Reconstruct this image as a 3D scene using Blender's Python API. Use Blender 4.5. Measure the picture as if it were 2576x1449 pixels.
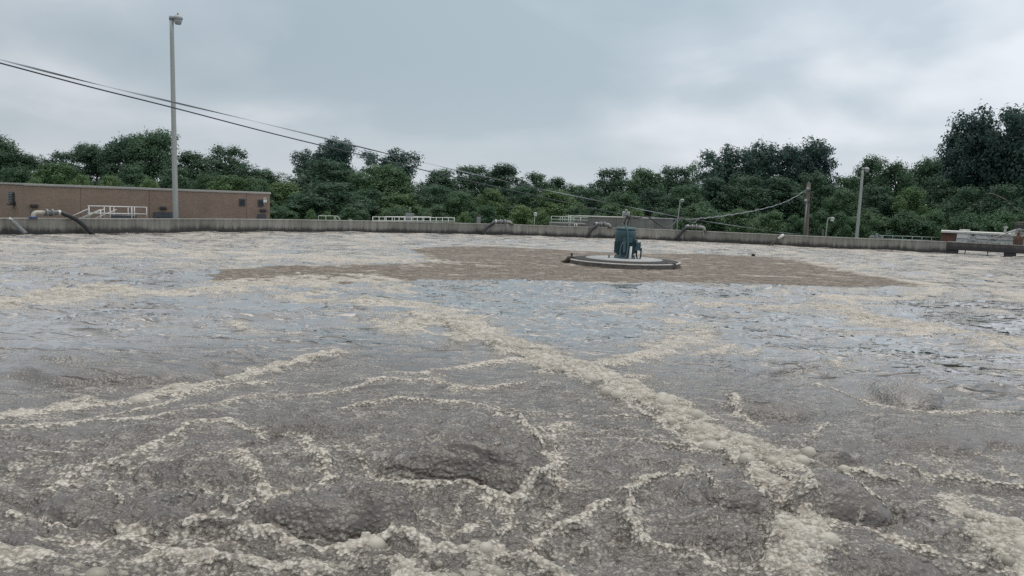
import bpy, bmesh, math, random
import numpy as np
from mathutils import Vector, Matrix

for o in list(bpy.data.objects):
    bpy.data.objects.remove(o, do_unlink=True)
S = bpy.context.scene
COL = S.collection
R = math.radians
random.seed(7)

# ---------------------------------------------------------------- camera
CAM_H = 2.2
PITCH, ROLL = math.atan(216.0 / 1946.0), math.atan(0.036)
cam_d = bpy.data.cameras.new('camera')
cam_d.sensor_width = 36.0
cam_d.lens = 36.0 * 1946.0 / 2576.0
cam_d.clip_start = 0.05
cam_d.clip_end = 5000
cam = bpy.data.objects.new('camera', cam_d)
COL.objects.link(cam)
CM = Matrix.Rotation(math.pi / 2 - PITCH, 3, 'X') @ Matrix.Rotation(ROLL, 3, 'Z')
cam.matrix_world = Matrix.Translation((0, 0, CAM_H)) @ CM.to_4x4()
S.camera = cam

# ---------------------------------------------------------------- sky and sun
SUN_EL, SUN_AZ = R(76), R(15)       # azimuth measured from +Y towards +X
world = bpy.data.worlds.new('World')
S.world = world
world.use_nodes = True
nt = world.node_tree
nt.nodes.clear()
def wn(t, **k):
    n = nt.nodes.new(t)
    for a, v in k.items():
        setattr(n, a, v)
    return n
wout = wn('ShaderNodeOutputWorld')
bg = wn('ShaderNodeBackground')
bg.inputs['Strength'].default_value = 0.1
sky = wn('ShaderNodeTexSky', sky_type='NISHITA', sun_disc=False)
sky.sun_elevation = SUN_EL
sky.sun_rotation = SUN_AZ
tc = wn('ShaderNodeTexCoord')
sep = wn('ShaderNodeSeparateXYZ')
nt.links.new(tc.outputs['Generated'], sep.inputs[0])
def wmath(op, a, b=None, c=None):
    n = wn('ShaderNodeMath', operation=op)
    for i, v in enumerate((a, b, c)):
        if v is None:
            continue
        if isinstance(v, (int, float)):
            n.inputs[i].default_value = v
        else:
            nt.links.new(v, n.inputs[i])
    return n.outputs[0]
zc = wmath('MAXIMUM', sep.outputs['Z'], 0.0)
den = wmath('ADD', zc, 0.34)
px = wmath('DIVIDE', sep.outputs['X'], den)
py = wmath('DIVIDE', sep.outputs['Y'], den)
comb = wn('ShaderNodeCombineXYZ')
nt.links.new(px, comb.inputs[0]); nt.links.new(py, comb.inputs[1])
def wnoise(scale, detail, rough, off):
    m = wn('ShaderNodeMapping')
    m.inputs['Location'].default_value = off
    nt.links.new(comb.outputs[0], m.inputs[0])
    n = wn('ShaderNodeTexNoise')
    n.inputs['Scale'].default_value = scale
    n.inputs['Detail'].default_value = detail
    n.inputs['Roughness'].default_value = rough
    n.inputs['Distortion'].default_value = 0.25
    nt.links.new(m.outputs[0], n.inputs['Vector'])
    return n.outputs[0]
n1 = wnoise(0.9, 3.0, 0.45, (1.7, 5.2, 0))
n2 = wnoise(2.2, 4.0, 0.5, (7.7, 2.2, 0))
cl = wmath('ADD', wmath('MULTIPLY', n1, 0.68), wmath('MULTIPLY', n2, 0.32))
def thin_patch(u, v, k, amp):
    d_ = (CM @ Vector(((u - 1288.0) / 1946.0, (724.5 - v) / 1946.0, -1.0))).normalized()
    dp = wn('ShaderNodeVectorMath', operation='DOT_PRODUCT'); dp.inputs[1].default_value = d_
    nt.links.new(tc.outputs['Generated'], dp.inputs[0])
    return wmath('MULTIPLY', wmath('EXPONENT', wmath('MULTIPLY', wmath('SUBTRACT', dp.outputs['Value'], 1.0), k)), amp)
for u_, v_, k_, a_ in ((1850, 285, 160.0, .040), (2150, 120, 45.0, .026), (1000, 330, 55.0, -.035), (1950, 205, 300.0, -.03), (250, 330, 60.0, -.02)):
    cl = wmath('ADD', cl, thin_patch(u_, v_, k_, a_))
ramp = wn('ShaderNodeValToRGB')
e = ramp.color_ramp.elements
e[0].position = 0.42; e[0].color = (0.335, 0.410, 0.460, 1)
e[1].position = 0.585; e[1].color = (0.610, 0.640, 0.680, 1)
m_ = ramp.color_ramp.elements.new(0.5); m_.color = (0.420, 0.480, 0.530, 1)
nt.links.new(cl, ramp.inputs[0])
# an overcast sky brightens overhead
up = wmath('ADD', wmath('MULTIPLY', wmath('POWER', zc, 1.3), 0.75), wmath('ADD', wmath('MULTIPLY', sep.outputs['X'], 0.26), 0.99))
gain = wmath('MULTIPLY', up, 10.0)
low = wmath('MULTIPLY', wmath('EXPONENT', wmath('MULTIPLY', zc, -17.0)), 0.85)
vm = wn('ShaderNodeVectorMath', operation='SCALE')
nt.links.new(ramp.outputs[0], vm.inputs[0]); nt.links.new(gain, vm.inputs['Scale'])
# and is paler and whiter towards the horizon
hz = wn('ShaderNodeMix', data_type='RGBA'); hz.inputs[7].default_value = (6.4, 6.7, 7.1, 1)
nt.links.new(low, hz.inputs[0]); nt.links.new(vm.outputs[0], hz.inputs[6])
# the cloud overhead is whiter than the sky low down
neu = wn('ShaderNodeMix', data_type='RGBA'); neu.inputs[7].default_value = (9.0, 8.75, 8.4, 1)
nmr = wn('ShaderNodeMapRange', interpolation_type='SMOOTHSTEP'); nmr.inputs[1].default_value = .38; nmr.inputs[2].default_value = .95; nmr.inputs[4].default_value = .85
nt.links.new(zc, nmr.inputs[0]); nt.links.new(nmr.outputs[0], neu.inputs[0]); nt.links.new(hz.outputs[2], neu.inputs[6])
mix = wn('ShaderNodeMix', data_type='RGBA')
mix.inputs['Factor'].default_value = 0.94
nt.links.new(sky.outputs[0], mix.inputs[6]); nt.links.new(neu.outputs[2], mix.inputs[7])
nt.links.new(mix.outputs[2], bg.inputs['Color'])
nt.links.new(bg.outputs[0], wout.inputs[0])

sun_d = bpy.data.lights.new('sun', 'SUN')
sun_d.energy = 0.8
sun_d.angle = R(45)
sun_d.color = (1.0, 0.955, 0.90)
sun = bpy.data.objects.new('sun', sun_d)
COL.objects.link(sun)
sdir = Vector((math.sin(SUN_AZ) * math.cos(SUN_EL), math.cos(SUN_AZ) * math.cos(SUN_EL), math.sin(SUN_EL)))
sun.rotation_euler = sdir.to_track_quat('Z', 'Y').to_euler()

S.view_settings.view_transform = 'Standard'
S.view_settings.look = 'None'
S.view_settings.exposure = 0.22
S.view_settings.gamma = 1.0
S.cycles.use_denoising = False
S.cycles.max_bounces = 6
S.cycles.transparent_max_bounces = 8
S.cycles.caustics_reflective = False
S.cycles.caustics_refractive = False

# ---------------------------------------------------------------- measuring helpers
CMn = np.array(CM)
def ray(u, v):
    d = CM @ Vector(((u - 1288.0) / 1946.0, (724.5 - v) / 1946.0, -1.0))
    return d
def atz(u, v, z=0.0):
    d = ray(u, v)
    t = (z - CAM_H) / d.z
    return Vector((d.x * t, d.y * t, z))
def aty(u, v, Y):
    d = ray(u, v)
    t = Y / d.y
    return Vector((d.x * t, Y, CAM_H + d.z * t))
def atplane(u, v, A, B):
    """ray against the vertical plane through the ground points A and B"""
    d = ray(u, v)
    n = Vector((B[1] - A[1], A[0] - B[0]))
    t = (n.x * A[0] + n.y * A[1]) / (n.x * d.x + n.y * d.y)
    return Vector((d.x * t, d.y * t, CAM_H + d.z * t))

# ---------------------------------------------------------------- object helpers
def tag(o, label=None, cat=None, group=None, kind=None):
    if label: o['label'] = label
    if cat: o['category'] = cat
    if group: o['group'] = group
    if kind: o['kind'] = kind
    return o
def empty(name, loc, label, cat, group=None, rz=0.0):
    o = bpy.data.objects.new(name, None)
    COL.objects.link(o)
    o.location = loc
    o.rotation_euler = (0, 0, rz)
    o.empty_display_size = 0.3
    return tag(o, label, cat, group)

class MB:
    """collects shapes for one mesh object; points are in world space"""
    def __init__(s):
        s.v, s.f, s.sm = [], [], []
    def add(s, vs, fs, smooth=False):
        b = len(s.v)
        s.v.extend([tuple(p) for p in vs])
        for f in fs:
            s.f.append(tuple(i + b for i in f)); s.sm.append(smooth)
        return s
    def box(s, c, size, rz=0.0, rot=None):
        hx, hy, hz = size[0] / 2, size[1] / 2, size[2] / 2
        M = rot if rot is not None else Matrix.Rotation(rz, 3, 'Z')
        c = Vector(c)
        vs = [c + M @ Vector((x, y, z)) for z in (-hz, hz) for y in (-hy, hy) for x in (-hx, hx)]
        return s.add(vs, [(0, 2, 3, 1), (4, 5, 7, 6), (0, 1, 5, 4), (2, 6, 7, 3), (0, 4, 6, 2), (1, 3, 7, 5)])
    def tube(s, pts, rad, seg=8, caps=True, flat=1.0, twist=0.0):
        pts = [Vector(p) for p in pts]
        n = len(pts)
        rads = rad if isinstance(rad, (list, tuple)) else [rad] * n
        vs, fs = [], []
        prev = None
        for i, p in enumerate(pts):
            t = (pts[min(i + 1, n - 1)] - pts[max(i - 1, 0)])
            t = t.normalized() if t.length > 1e-9 else Vector((0, 0, 1))
            if prev is None:
                a = Vector((0, 0, 1)) if abs(t.z) < 0.9 else Vector((1, 0, 0))
            else:
                a = prev
            x = (a - t * a.dot(t)).normalized()
            prev = x
            y = t.cross(x)
            tw = twist * i
            for k in range(seg):
                an = 2 * math.pi * k / seg
                ca, sa = math.cos(an), math.sin(an) * flat
                cc, ss = math.cos(tw), math.sin(tw)
                vs.append(p + x * (rads[i] * (ca * cc - sa * ss)) + y * (rads[i] * (ca * ss + sa * cc)))
        for i in range(n - 1):
            for k in range(seg):
                k2 = (k + 1) % seg
                fs.append((i * seg + k, i * seg + k2, (i + 1) * seg + k2, (i + 1) * seg + k))
        s.add(vs, fs, True)
        if caps:
            b = len(s.v) - len(vs)
            s.f.append(tuple(b + k for k in reversed(range(seg)))); s.sm.append(False)
            s.f.append(tuple(b + (n - 1) * seg + k for k in range(seg))); s.sm.append(False)
        return s
    def lathe(s, c, prof, seg=24, axis=None, smooth=True):
        """prof: list of (radius, height along axis)"""
        c = Vector(c)
        ax = Vector(axis).normalized() if axis is not None else Vector((0, 0, 1))
        a = Vector((1, 0, 0)) if abs(ax.x) < 0.9 else Vector((0, 1, 0))
        x = (a - ax * a.dot(ax)).normalized(); y = ax.cross(x)
        vs, fs = [], []
        for (r, h) in prof:
            for k in range(seg):
                an = 2 * math.pi * k / seg
                vs.append(c + ax * h + x * (r * math.cos(an)) + y * (r * math.sin(an)))
        for i in range(len(prof) - 1):
            for k in range(seg):
                k2 = (k + 1) % seg
                fs.append((i * seg + k, i * seg + k2, (i + 1) * seg + k2, (i + 1) * seg + k))
        fs.append(tuple(reversed(range(seg))))
        fs.append(tuple((len(prof) - 1) * seg + k for k in range(seg)))
        return s.add(vs, fs, smooth)
    def prism(s, poly, z0, z1):
        n = len(poly)
        vs = [(p[0], p[1], z0) for p in poly] + [(p[0], p[1], z1) for p in poly]
        fs = [tuple(reversed(range(n))), tuple(range(n, 2 * n))]
        for i in range(n):
            j = (i + 1) % n
            fs.append((i, j, n + j, n + i))
        return s.add(vs, fs)
    def build(s, name, mat, parent=None, bevel=0.0, label=None, kind=None):
        me = bpy.data.meshes.new(name)
        if parent is not None:
            inv = parent_matrix(parent).inverted()
            vs = [inv @ Vector(p) for p in s.v]
        else:
            vs = s.v
        me.from_pydata(vs, [], s.f)
        me.polygons.foreach_set('use_smooth', s.sm)
        bm = bmesh.new(); bm.from_mesh(me)
        bmesh.ops.recalc_face_normals(bm, faces=bm.faces)
        if bevel > 0:
            ed = [e_ for e_ in bm.edges if len(e_.link_faces) == 2 and e_.calc_face_angle(0) > 0.6]
            bmesh.ops.bevel(bm, geom=ed, offset=bevel, segments=2, affect='EDGES', profile=0.6)
        bm.to_mesh(me); bm.free()
        for e_ in (me.edges if 0 else ()): pass
        me.materials.append(mat)
        o = bpy.data.objects.new(name, me)
        COL.objects.link(o)
        if parent is not None:
            o.parent = parent
        if label: o['label'] = label
        if kind: o['kind'] = kind
        return o
def parent_matrix(p):
    M = Matrix.Translation(p.location) @ p.rotation_euler.to_matrix().to_4x4()
    if p.parent is not None:
        M = parent_matrix(p.parent) @ M
    return M
def arc(p0, p1, p2, n=10):
    """quadratic curve through control points"""
    p0, p1, p2 = Vector(p0), Vector(p1), Vector(p2)
    return [(1 - t) ** 2 * p0 + 2 * t * (1 - t) * p1 + t * t * p2 for t in [i / n for i in range(n + 1)]]
def spline(pts, n=6):
    pts = [Vector(p) for p in pts]
    out = []
    for i in range(len(pts) - 1):
        a = pts[max(i - 1, 0)]; b = pts[i]; c = pts[i + 1]; d = pts[min(i + 2, len(pts) - 1)]
        for k in range(n):
            t = k / n
            out.append(0.5 * ((2 * b) + (c - a) * t + (2 * a - 5 * b + 4 * c - d) * t * t + (3 * b - a - 3 * c + d) * t ** 3))
    out.append(pts[-1])
    return out

# ---------------------------------------------------------------- materials
MATS = {}
def newmat(name):
    m = bpy.data.materials.new(name); m.use_nodes = True
    MATS[name] = m
    n = m.node_tree.nodes; l = m.node_tree.links
    return m, n, l, n['Principled BSDF']
def N(n, t, **k):
    x = n.new(t)
    for a, v in k.items():
        if a.startswith('i_'):
            x.inputs[a[2:].replace('_', ' ')].default_value = v
        else:
            setattr(x, a, v)
    return x
def plain(name, col, rough=0.6, metal=0.0, var=0.12, scale=3.0, bump=0.0, stretch=(1, 1, 1), bscale=30.0, rnd=0.0):
    """procedural paint or metal: a base colour with blotches, streaks and a fine relief"""
    m, n, l, b = newmat(name)
    tcn = N(n, 'ShaderNodeTexCoord'); mp = N(n, 'ShaderNodeMapping'); mp.inputs['Scale'].default_value = stretch
    l.new(tcn.outputs['Object'], mp.inputs[0])
    no = N(n, 'ShaderNodeTexNoise', i_Scale=scale, i_Detail=6.0, i_Roughness=0.62)
    l.new(mp.outputs[0], no.inputs['Vector'])
    mr = N(n, 'ShaderNodeMapRange'); mr.inputs[1].default_value = 0.25; mr.inputs[2].default_value = 0.75
    mr.inputs[3].default_value = 1 - var; mr.inputs[4].default_value = 1 + var
    l.new(no.outputs[0], mr.inputs[0])
    sc = N(n, 'ShaderNodeVectorMath', operation='SCALE'); sc.inputs[0].default_value = col
    fac = mr.outputs[0]
    if rnd:
        oi = N(n, 'ShaderNodeObjectInfo')
        r2 = N(n, 'ShaderNodeMapRange'); r2.inputs[3].default_value = 1 - rnd; r2.inputs[4].default_value = 1 + rnd
        l.new(oi.outputs['Random'], r2.inputs[0])
        mu = N(n, 'ShaderNodeMath', operation='MULTIPLY'); l.new(fac, mu.inputs[0]); l.new(r2.outputs[0], mu.inputs[1])
        fac = mu.outputs[0]
    l.new(fac, sc.inputs['Scale'])
    l.new(sc.outputs[0], b.inputs['Base Color'])
    b.inputs['Roughness'].default_value = rough
    b.inputs['Metallic'].default_value = metal
    if bump:
        n2_ = N(n, 'ShaderNodeTexNoise', i_Scale=bscale, i_Detail=4.0)
        l.new(mp.outputs[0], n2_.inputs['Vector'])
        bp = N(n, 'ShaderNodeBump', i_Strength=bump, i_Distance=0.02)
        l.new(n2_.outputs[0], bp.inputs['Height']); l.new(bp.outputs[0], b.inputs['Normal'])
    return m

plain('galvanised', (0.30, 0.31, 0.32), 0.5, 0.35, 0.15, 4.0)
plain('pole_paint', (0.36, 0.37, 0.36), 0.5, 0.1, 0.12, 2.0, stretch=(6, 6, 0.4))
plain('white_paint', (0.74, 0.74, 0.71), 0.5, 0.0, 0.10, 5.0)
plain('pale_green_paint', (0.50, 0.56, 0.48), 0.55, 0.0, 0.12, 5.0)
plain('grey_green_paint', (0.30, 0.36, 0.35), 0.55, 0.0, 0.12, 5.0)
plain('pipe_beige', (0.46, 0.43, 0.38), 0.5, 0.0, 0.15, 6.0)
plain('pipe_white', (0.30, 0.30, 0.285), 0.5, 0.0, 0.15, 6.0)
plain('rubber', (0.016, 0.017, 0.02), 0.42, 0.0, 0.25, 9.0)
plain('blue_paint', (0.03, 0.06, 0.20), 0.5, 0.0, 0.2, 8.0)
plain('steel_dark', (0.07, 0.065, 0.06), 0.55, 0.4, 0.3, 8.0)
plain('steel_clamp', (0.24, 0.24, 0.235), 0.5, 0.5, 0.2, 9.0)
plain('rust', (0.085, 0.050, 0.033), 0.85, 0.0, 0.35, 9.0)
plain('motor_paint', (0.036, 0.090, 0.108), 0.42, 0.0, 0.14, 5.0, stretch=(1, 1, 0.5))
plain('motor_light', (0.060, 0.115, 0.130), 0.40, 0.0, 0.14, 5.0)
plain('float_black', (0.030, 0.026, 0.023), 0.75, 0.0, 0.35, 7.0, 0.4)
plain('float_side', (0.085, 0.075, 0.068), 0.7, 0.0, 0.5, 5.0, 0.4)
plain('float_rim', (0.48, 0.46, 0.43), 0.7, 0.0, 0.35, 9.0, 0.3)
plain('deck_plate', (0.40, 0.40, 0.39), 0.55, 0.0, 0.14, 3.0)
plain('debris', (0.055, 0.045, 0.036), 0.9, 0.0, 0.4, 9.0, 0.5)
plain('cable_dark', (0.05, 0.055, 0.065), 0.5, 0.2, 0.2, 2.0)
plain('cable_steel', (0.32, 0.34, 0.36), 0.4, 0.5, 0.2, 2.0)
plain('strap', (0.24, 0.26, 0.28), 0.45, 0.3, 0.2, 2.0)
plain('door_grey', (0.075, 0.085, 0.10), 0.45, 0.0, 0.12, 3.0)
plain('dark_fixture', (0.045, 0.04, 0.045), 0.5, 0.2, 0.2, 6.0)
plain('coping_metal', (0.44, 0.42, 0.39), 0.5, 0.1, 0.12, 1.0)
plain('roof_gravel', (0.30, 0.29, 0.28), 0.9, 0.0, 0.15, 4.0)
plain('red_brick_far', (0.145, 0.075, 0.060), 0.85, 0.0, 0.2, 5.0, 0.3)
plain('white_roof_edge', (0.60, 0.60, 0.56), 0.7, 0.0, 0.3, 4.0)
plain('wood_stump', (0.115, 0.072, 0.050), 0.9, 0.0, 0.5, 9.0, 0.6, stretch=(3, 3, 0.5))
plain('wood_grey', (0.17, 0.14, 0.125), 0.9, 0.0, 0.35, 8.0, 0.5, stretch=(4, 4, 0.25))
plain('conduit', (0.30, 0.31, 0.31), 0.55, 0.1, 0.15, 4.0)
plain('lamp_glass', (0.30, 0.33, 0.35), 0.2, 0.0, 0.1, 4.0)
plain('lamp_white', (0.80, 0.82, 0.84), 0.35, 0.0, 0.05, 4.0)
plain('dark_glass', (0.02, 0.023, 0.03), 0.08, 0.0, 0.1, 4.0)
plain('bark', (0.075, 0.065, 0.055), 0.95, 0.0, 0.3, 5.0, 0.6, stretch=(5, 5, 0.6))
plain('ground_grass', (0.055, 0.085, 0.03), 0.95, 0.0, 0.35, 0.6, 0.6, bscale=9.0)
plain('moss', (0.07, 0.085, 0.03), 0.95, 0.0, 0.4, 6.0, 0.5)
plain('tank_bench', (0.13, 0.12, 0.11), 0.8, 0.0, 0.25, 3.0)

def concrete(name, col, stain_top, stain_dark, rnd=0.08):
    """poured concrete: blotches, vertical run-off streaks and a tide mark of wet slime above the water"""
    m, n, l, b = newmat(name)
    geo = N(n, 'ShaderNodeNewGeometry')
    sx = N(n, 'ShaderNodeSeparateXYZ'); l.new(geo.outputs['Position'], sx.inputs[0])
    big = N(n, 'ShaderNodeTexNoise', i_Scale=0.7, i_Detail=7.0, i_Roughness=0.65)
    l.new(geo.outputs['Position'], big.inputs['Vector'])
    mp = N(n, 'ShaderNodeMapping'); mp.inputs['Scale'].default_value = (2.6, 2.6, 0.22)
    l.new(geo.outputs['Position'], mp.inputs[0])
    st = N(n, 'ShaderNodeTexNoise', i_Scale=1.6, i_Detail=5.0, i_Roughness=0.7)
    l.new(mp.outputs[0], st.inputs['Vector'])
    def mr(src, a, b_, c, d, smooth=False):
        q = N(n, 'ShaderNodeMapRange', interpolation_type='SMOOTHSTEP' if smooth else 'LINEAR')
        for i, v in enumerate((a, b_, c, d)):
            q.inputs[i + 1].default_value = v
        l.new(src, q.inputs[0]); return q.outputs[0]
    def ml(a, b_, op='MULTIPLY'):
        q = N(n, 'ShaderNodeMath', operation=op)
        for i, v in enumerate((a, b_)):
            if isinstance(v, (int, float)): q.inputs[i].default_value = v
            else: l.new(v, q.inputs[i])
        return q.outputs[0]
    f = ml(mr(big.outputs[0], 0.25, 0.75, 0.72, 1.28), mr(st.outputs[0], 0.3, 0.7, 0.66, 1.3))
    oi = N(n, 'ShaderNodeObjectInfo')
    f = ml(f, mr(oi.outputs['Random'], 0, 1, 1 - rnd, 1 + rnd))
    zz = ml(sx.outputs['Z'], ml(mr(st.outputs[0], 0.3, 0.7, -0.09, 0.09), mr(big.outputs[0], 0.3, 0.7, -0.12, 0.12), 'ADD'), 'ADD')
    wet = mr(zz, stain_top - 0.22, stain_top + 0.06, 1.0, 0.0, True)
    sc = N(n, 'ShaderNodeVectorMath', operation='SCALE'); sc.inputs[0].default_value = col; l.new(f, sc.inputs['Scale'])
    mx = N(n, 'ShaderNodeMix', data_type='RGBA'); mx.inputs[7].default_value = (*stain_dark, 1)
    l.new(wet, mx.inputs[0]); l.new(sc.outputs[0], mx.inputs[6])
    l.new(mx.outputs[2], b.inputs['Base Color'])
    l.new(mr(wet, 0, 1, 0.85, 0.45), b.inputs['Roughness'])
    bp = N(n, 'ShaderNodeBump', i_Strength=0.35, i_Distance=0.02)
    fine = N(n, 'ShaderNodeTexNoise', i_Scale=14.0, i_Detail=6.0); l.new(geo.outputs['Position'], fine.inputs['Vector'])
    l.new(fine.outputs[0], bp.inputs['Height']); l.new(bp.outputs[0], b.inputs['Normal'])
    return m
concrete('concrete', (0.235, 0.224, 0.200), 0.33, (0.032, 0.030, 0.028), 0.2)
concrete('concrete_wet', (0.105, 0.10, 0.092), 0.62, (0.026, 0.025, 0.026))
concrete('concrete_dry', (0.20, 0.197, 0.185), -2.0, (0.06, 0.06, 0.055))
concrete('concrete_pale', (0.34, 0.33, 0.30), -2.0, (0.06, 0.06, 0.055))

def brick(name, c1, c2, mortar):
    m, n, l, b = newmat(name)
    tcn = N(n, 'ShaderNodeTexCoord')
    mp = N(n, 'ShaderNodeMapping'); mp.inputs['Rotation'].default_value = (R(-90), 0, 0)
    l.new(tcn.outputs['Object'], mp.inputs[0])
    br = N(n, 'ShaderNodeTexBrick', i_Scale=1.0)
    br.inputs['Color1'].default_value = (*c1, 1); br.inputs['Color2'].default_value = (*c2, 1); br.inputs['Mortar'].default_value = (*mortar, 1)
    br.inputs['Brick Width'].default_value = 0.21; br.inputs['Row Height'].default_value = 0.075; br.inputs['Mortar Size'].default_value = 0.008
    br.inputs['Bias'].default_value = -0.1
    l.new(mp.outputs[0], br.inputs['Vector'])
    no = N(n, 'ShaderNodeTexNoise', i_Scale=0.9, i_Detail=6.0); l.new(tcn.outputs['Object'], no.inputs['Vector'])
    mr = N(n, 'ShaderNodeMapRange'); mr.inputs[1].default_value = .3; mr.inputs[2].default_value = .7; mr.inputs[3].default_value = .88; mr.inputs[4].default_value = 1.12
    l.new(no.outputs[0], mr.inputs[0])
    sc = N(n, 'ShaderNodeVectorMath', operation='SCALE'); l.new(br.outputs['Color'], sc.inputs[0]); l.new(mr.outputs[0], sc.inputs['Scale'])
    l.new(sc.outputs[0], b.inputs['Base Color'])
    b.inputs['Roughness'].default_value = 0.85
    bp = N(n, 'ShaderNodeBump', i_Strength=0.5, i_Distance=0.01); bp.invert = True
    l.new(br.outputs['Fac'], bp.inputs['Height']); l.new(bp.outputs[0], b.inputs['Normal'])
    return m
brick('tan_brick', (0.305, 0.213, 0.165), (0.258, 0.178, 0.138), (0.29, 0.23, 0.19))

def peeling():
    """white paint flaking off a grey block wall"""
    m, n, l, b = newmat('peeling_white')
    tcn = N(n, 'ShaderNodeTexCoord'); mp = N(n, 'ShaderNodeMapping'); mp.inputs['Scale'].default_value = (0.6, 0.6, 1.6)
    l.new(tcn.outputs['Object'], mp.inputs[0])
    no = N(n, 'ShaderNodeTexNoise', i_Scale=1.5, i_Detail=8.0, i_Roughness=0.68); l.new(mp.outputs[0], no.inputs['Vector'])
    rp = N(n, 'ShaderNodeValToRGB'); e_ = rp.color_ramp.elements
    e_[0].position = 0.36; e_[0].color = (0.24, 0.26, 0.26, 1); e_[1].position = 0.52; e_[1].color = (0.66, 0.67, 0.67, 1)
    l.new(no.outputs[0], rp.inputs[0]); l.new(rp.outputs[0], b.inputs['Base Color'])
    b.inputs['Roughness'].default_value = 0.7
peeling()

def foliage(name, c_dark, c_light, trans=0.25):
    m, n, l, b = newmat(name)
    geo = N(n, 'ShaderNodeNewGeometry')
    oi = N(n, 'ShaderNodeObjectInfo')
    no = N(n, 'ShaderNodeTexNoise', i_Scale=0.45, i_Detail=3.0); l.new(geo.outputs['Position'], no.inputs['Vector'])
    a1 = N(n, 'ShaderNodeMath', operation='MULTIPLY_ADD'); a1.inputs[1].default_value = 0.35
    l.new(geo.outputs['Random Per Island'], a1.inputs[0])
    a0 = N(n, 'ShaderNodeMath', operation='MULTIPLY_ADD'); a0.inputs[1].default_value = 0.5; a0.inputs[2].default_value = -0.12
    l.new(oi.outputs['Random'], a0.inputs[0]); l.new(a0.outputs[0], a1.inputs[2])
    a2 = N(n, 'ShaderNodeMath', operation='MULTIPLY_ADD'); a2.inputs[1].default_value = 0.4
    l.new(no.outputs[0], a2.inputs[0]); l.new(a1.outputs[0], a2.inputs[2])
    rp = N(n, 'ShaderNodeValToRGB'); e_ = rp.color_ramp.elements
    e_[0].position = 0.1; e_[0].color = (*c_dark, 1); e_[1].position = 0.95; e_[1].color = (*c_light, 1)
    l.new(a2.outputs[0], rp.inputs[0]); l.new(rp.outputs[0], b.inputs['Base Color'])
    b.inputs['Roughness'].default_value = 0.55
    tr = N(n, 'ShaderNodeBsdfTranslucent'); l.new(rp.outputs[0], tr.inputs['Color'])
    mx = N(n, 'ShaderNodeMixShader'); mx.inputs[0].default_value = trans
    l.new(b.outputs[0], mx.inputs[1]); l.new(tr.outputs[0], mx.inputs[2])
    l.new(mx.outputs[0], n['Material Output'].inputs[0])
    return m
foliage('leaf_dark', (0.042, 0.098, 0.064), (0.098, 0.180, 0.094), .42)  # blue cast of distant haze put into the leaf colour
foliage('leaf_mid', (0.052, 0.120, 0.062), (0.120, 0.210, 0.096), .42)
foliage('leaf_light', (0.085, 0.170, 0.066), (0.175, 0.265, 0.105), .42)
foliage('leaf_blue', (0.032, 0.076, 0.070), (0.070, 0.134, 0.102), .38)  # haze blue put into the colour, strongest here

# ---------------------------------------------------------------- ground
GZ = -1.15
me = bpy.data.meshes.new('ground')
me.from_pydata([(-900, -60, GZ), (900, -60, GZ), (900, 1800, GZ), (-900, 1800, GZ)], [], [(0, 1, 2, 3)])
me.materials.append(MATS['ground_grass'])
gr = bpy.data.objects.new('ground', me); COL.objects.link(gr); tag(gr, kind='structure')

# ---------------------------------------------------------------- tank outline (inner face of the wall at the water)
WALL_PX = [(-420, 628), (-200, 604), (0, 592), (237, 589), (420, 586.5), (555, 584.5), (752, 584), (980, 586), (1200, 590.5), (1480, 598.5),
           (1720, 607), (1970, 619), (2200, 630), (2380, 637.5)]
WALL = [atz(u, v, 0.0) for (u, v) in WALL_PX]
WALL = [Vector((p.x, p.y)) for p in WALL]
BR0 = WALL[-1]                                    # the channel bridge starts here
BR1 = Vector((atz(2800, 661, 0).x, atz(2800, 661, 0).y))
WALL_H = 0.735

# ---------------------------------------------------------------- noise in numpy
def _hash(ix, iy, seed):
    h = (ix.astype(np.uint32) * np.uint32(374761393) + iy.astype(np.uint32) * np.uint32(668265263) + np.uint32((seed * 974711 + 12345) & 0xffffffff))
    h = (h ^ (h >> np.uint32(13))) * np.uint32(1274126177)
    h = (h ^ (h >> np.uint32(15))) * np.uint32(2246822519)
    return h ^ (h >> np.uint32(16))
def pnoise(x, y, seed=0):
    xi = np.floor(x).astype(np.int64); yi = np.floor(y).astype(np.int64)
    fx = (x - xi).astype(np.float32); fy = (y - yi).astype(np.float32)
    u = fx * fx * fx * (fx * (fx * 6 - 15) + 10); v = fy * fy * fy * (fy * (fy * 6 - 15) + 10)
    def g(ox, oy):
        h = _hash(xi + ox, yi + oy, seed)
        a = h.astype(np.float32) * np.float32(2 * math.pi / 4294967296.0)
        return np.cos(a) * (fx - ox) + np.sin(a) * (fy - oy)
    a = g(0, 0); b = g(1, 0); c = g(0, 1); d = g(1, 1)
    return ((a + (b - a) * u) + ((c + (d - c) * u) - (a + (b - a) * u)) * v) * 1.45
def worley(x, y, seed=0):
    xi = np.floor(x).astype(np.int64); yi = np.floor(y).astype(np.int64)
    fx = (x - xi).astype(np.float32); fy = (y - yi).astype(np.float32)
    f1 = np.full(x.shape, 9.0, np.float32); f2 = f1.copy()
    for oy in (-1, 0, 1):
        for ox in (-1, 0, 1):
            h = _hash(xi + ox, yi + oy, seed)
            rx = (h & np.uint32(0xffff)).astype(np.float32) / 65536.0
            ry = (h >> np.uint32(16)).astype(np.float32) / 65536.0
            d = (ox + rx - fx) ** 2 + (oy + ry - fy) ** 2
            f2 = np.minimum(f2, np.maximum(d, f1)); f1 = np.minimum(f1, d)
    return np.sqrt(f1), np.sqrt(f2)
def sstep(a, b, x):
    t = np.clip((x - a) / (b - a), 0, 1)
    return t * t * (3 - 2 * t)

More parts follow.
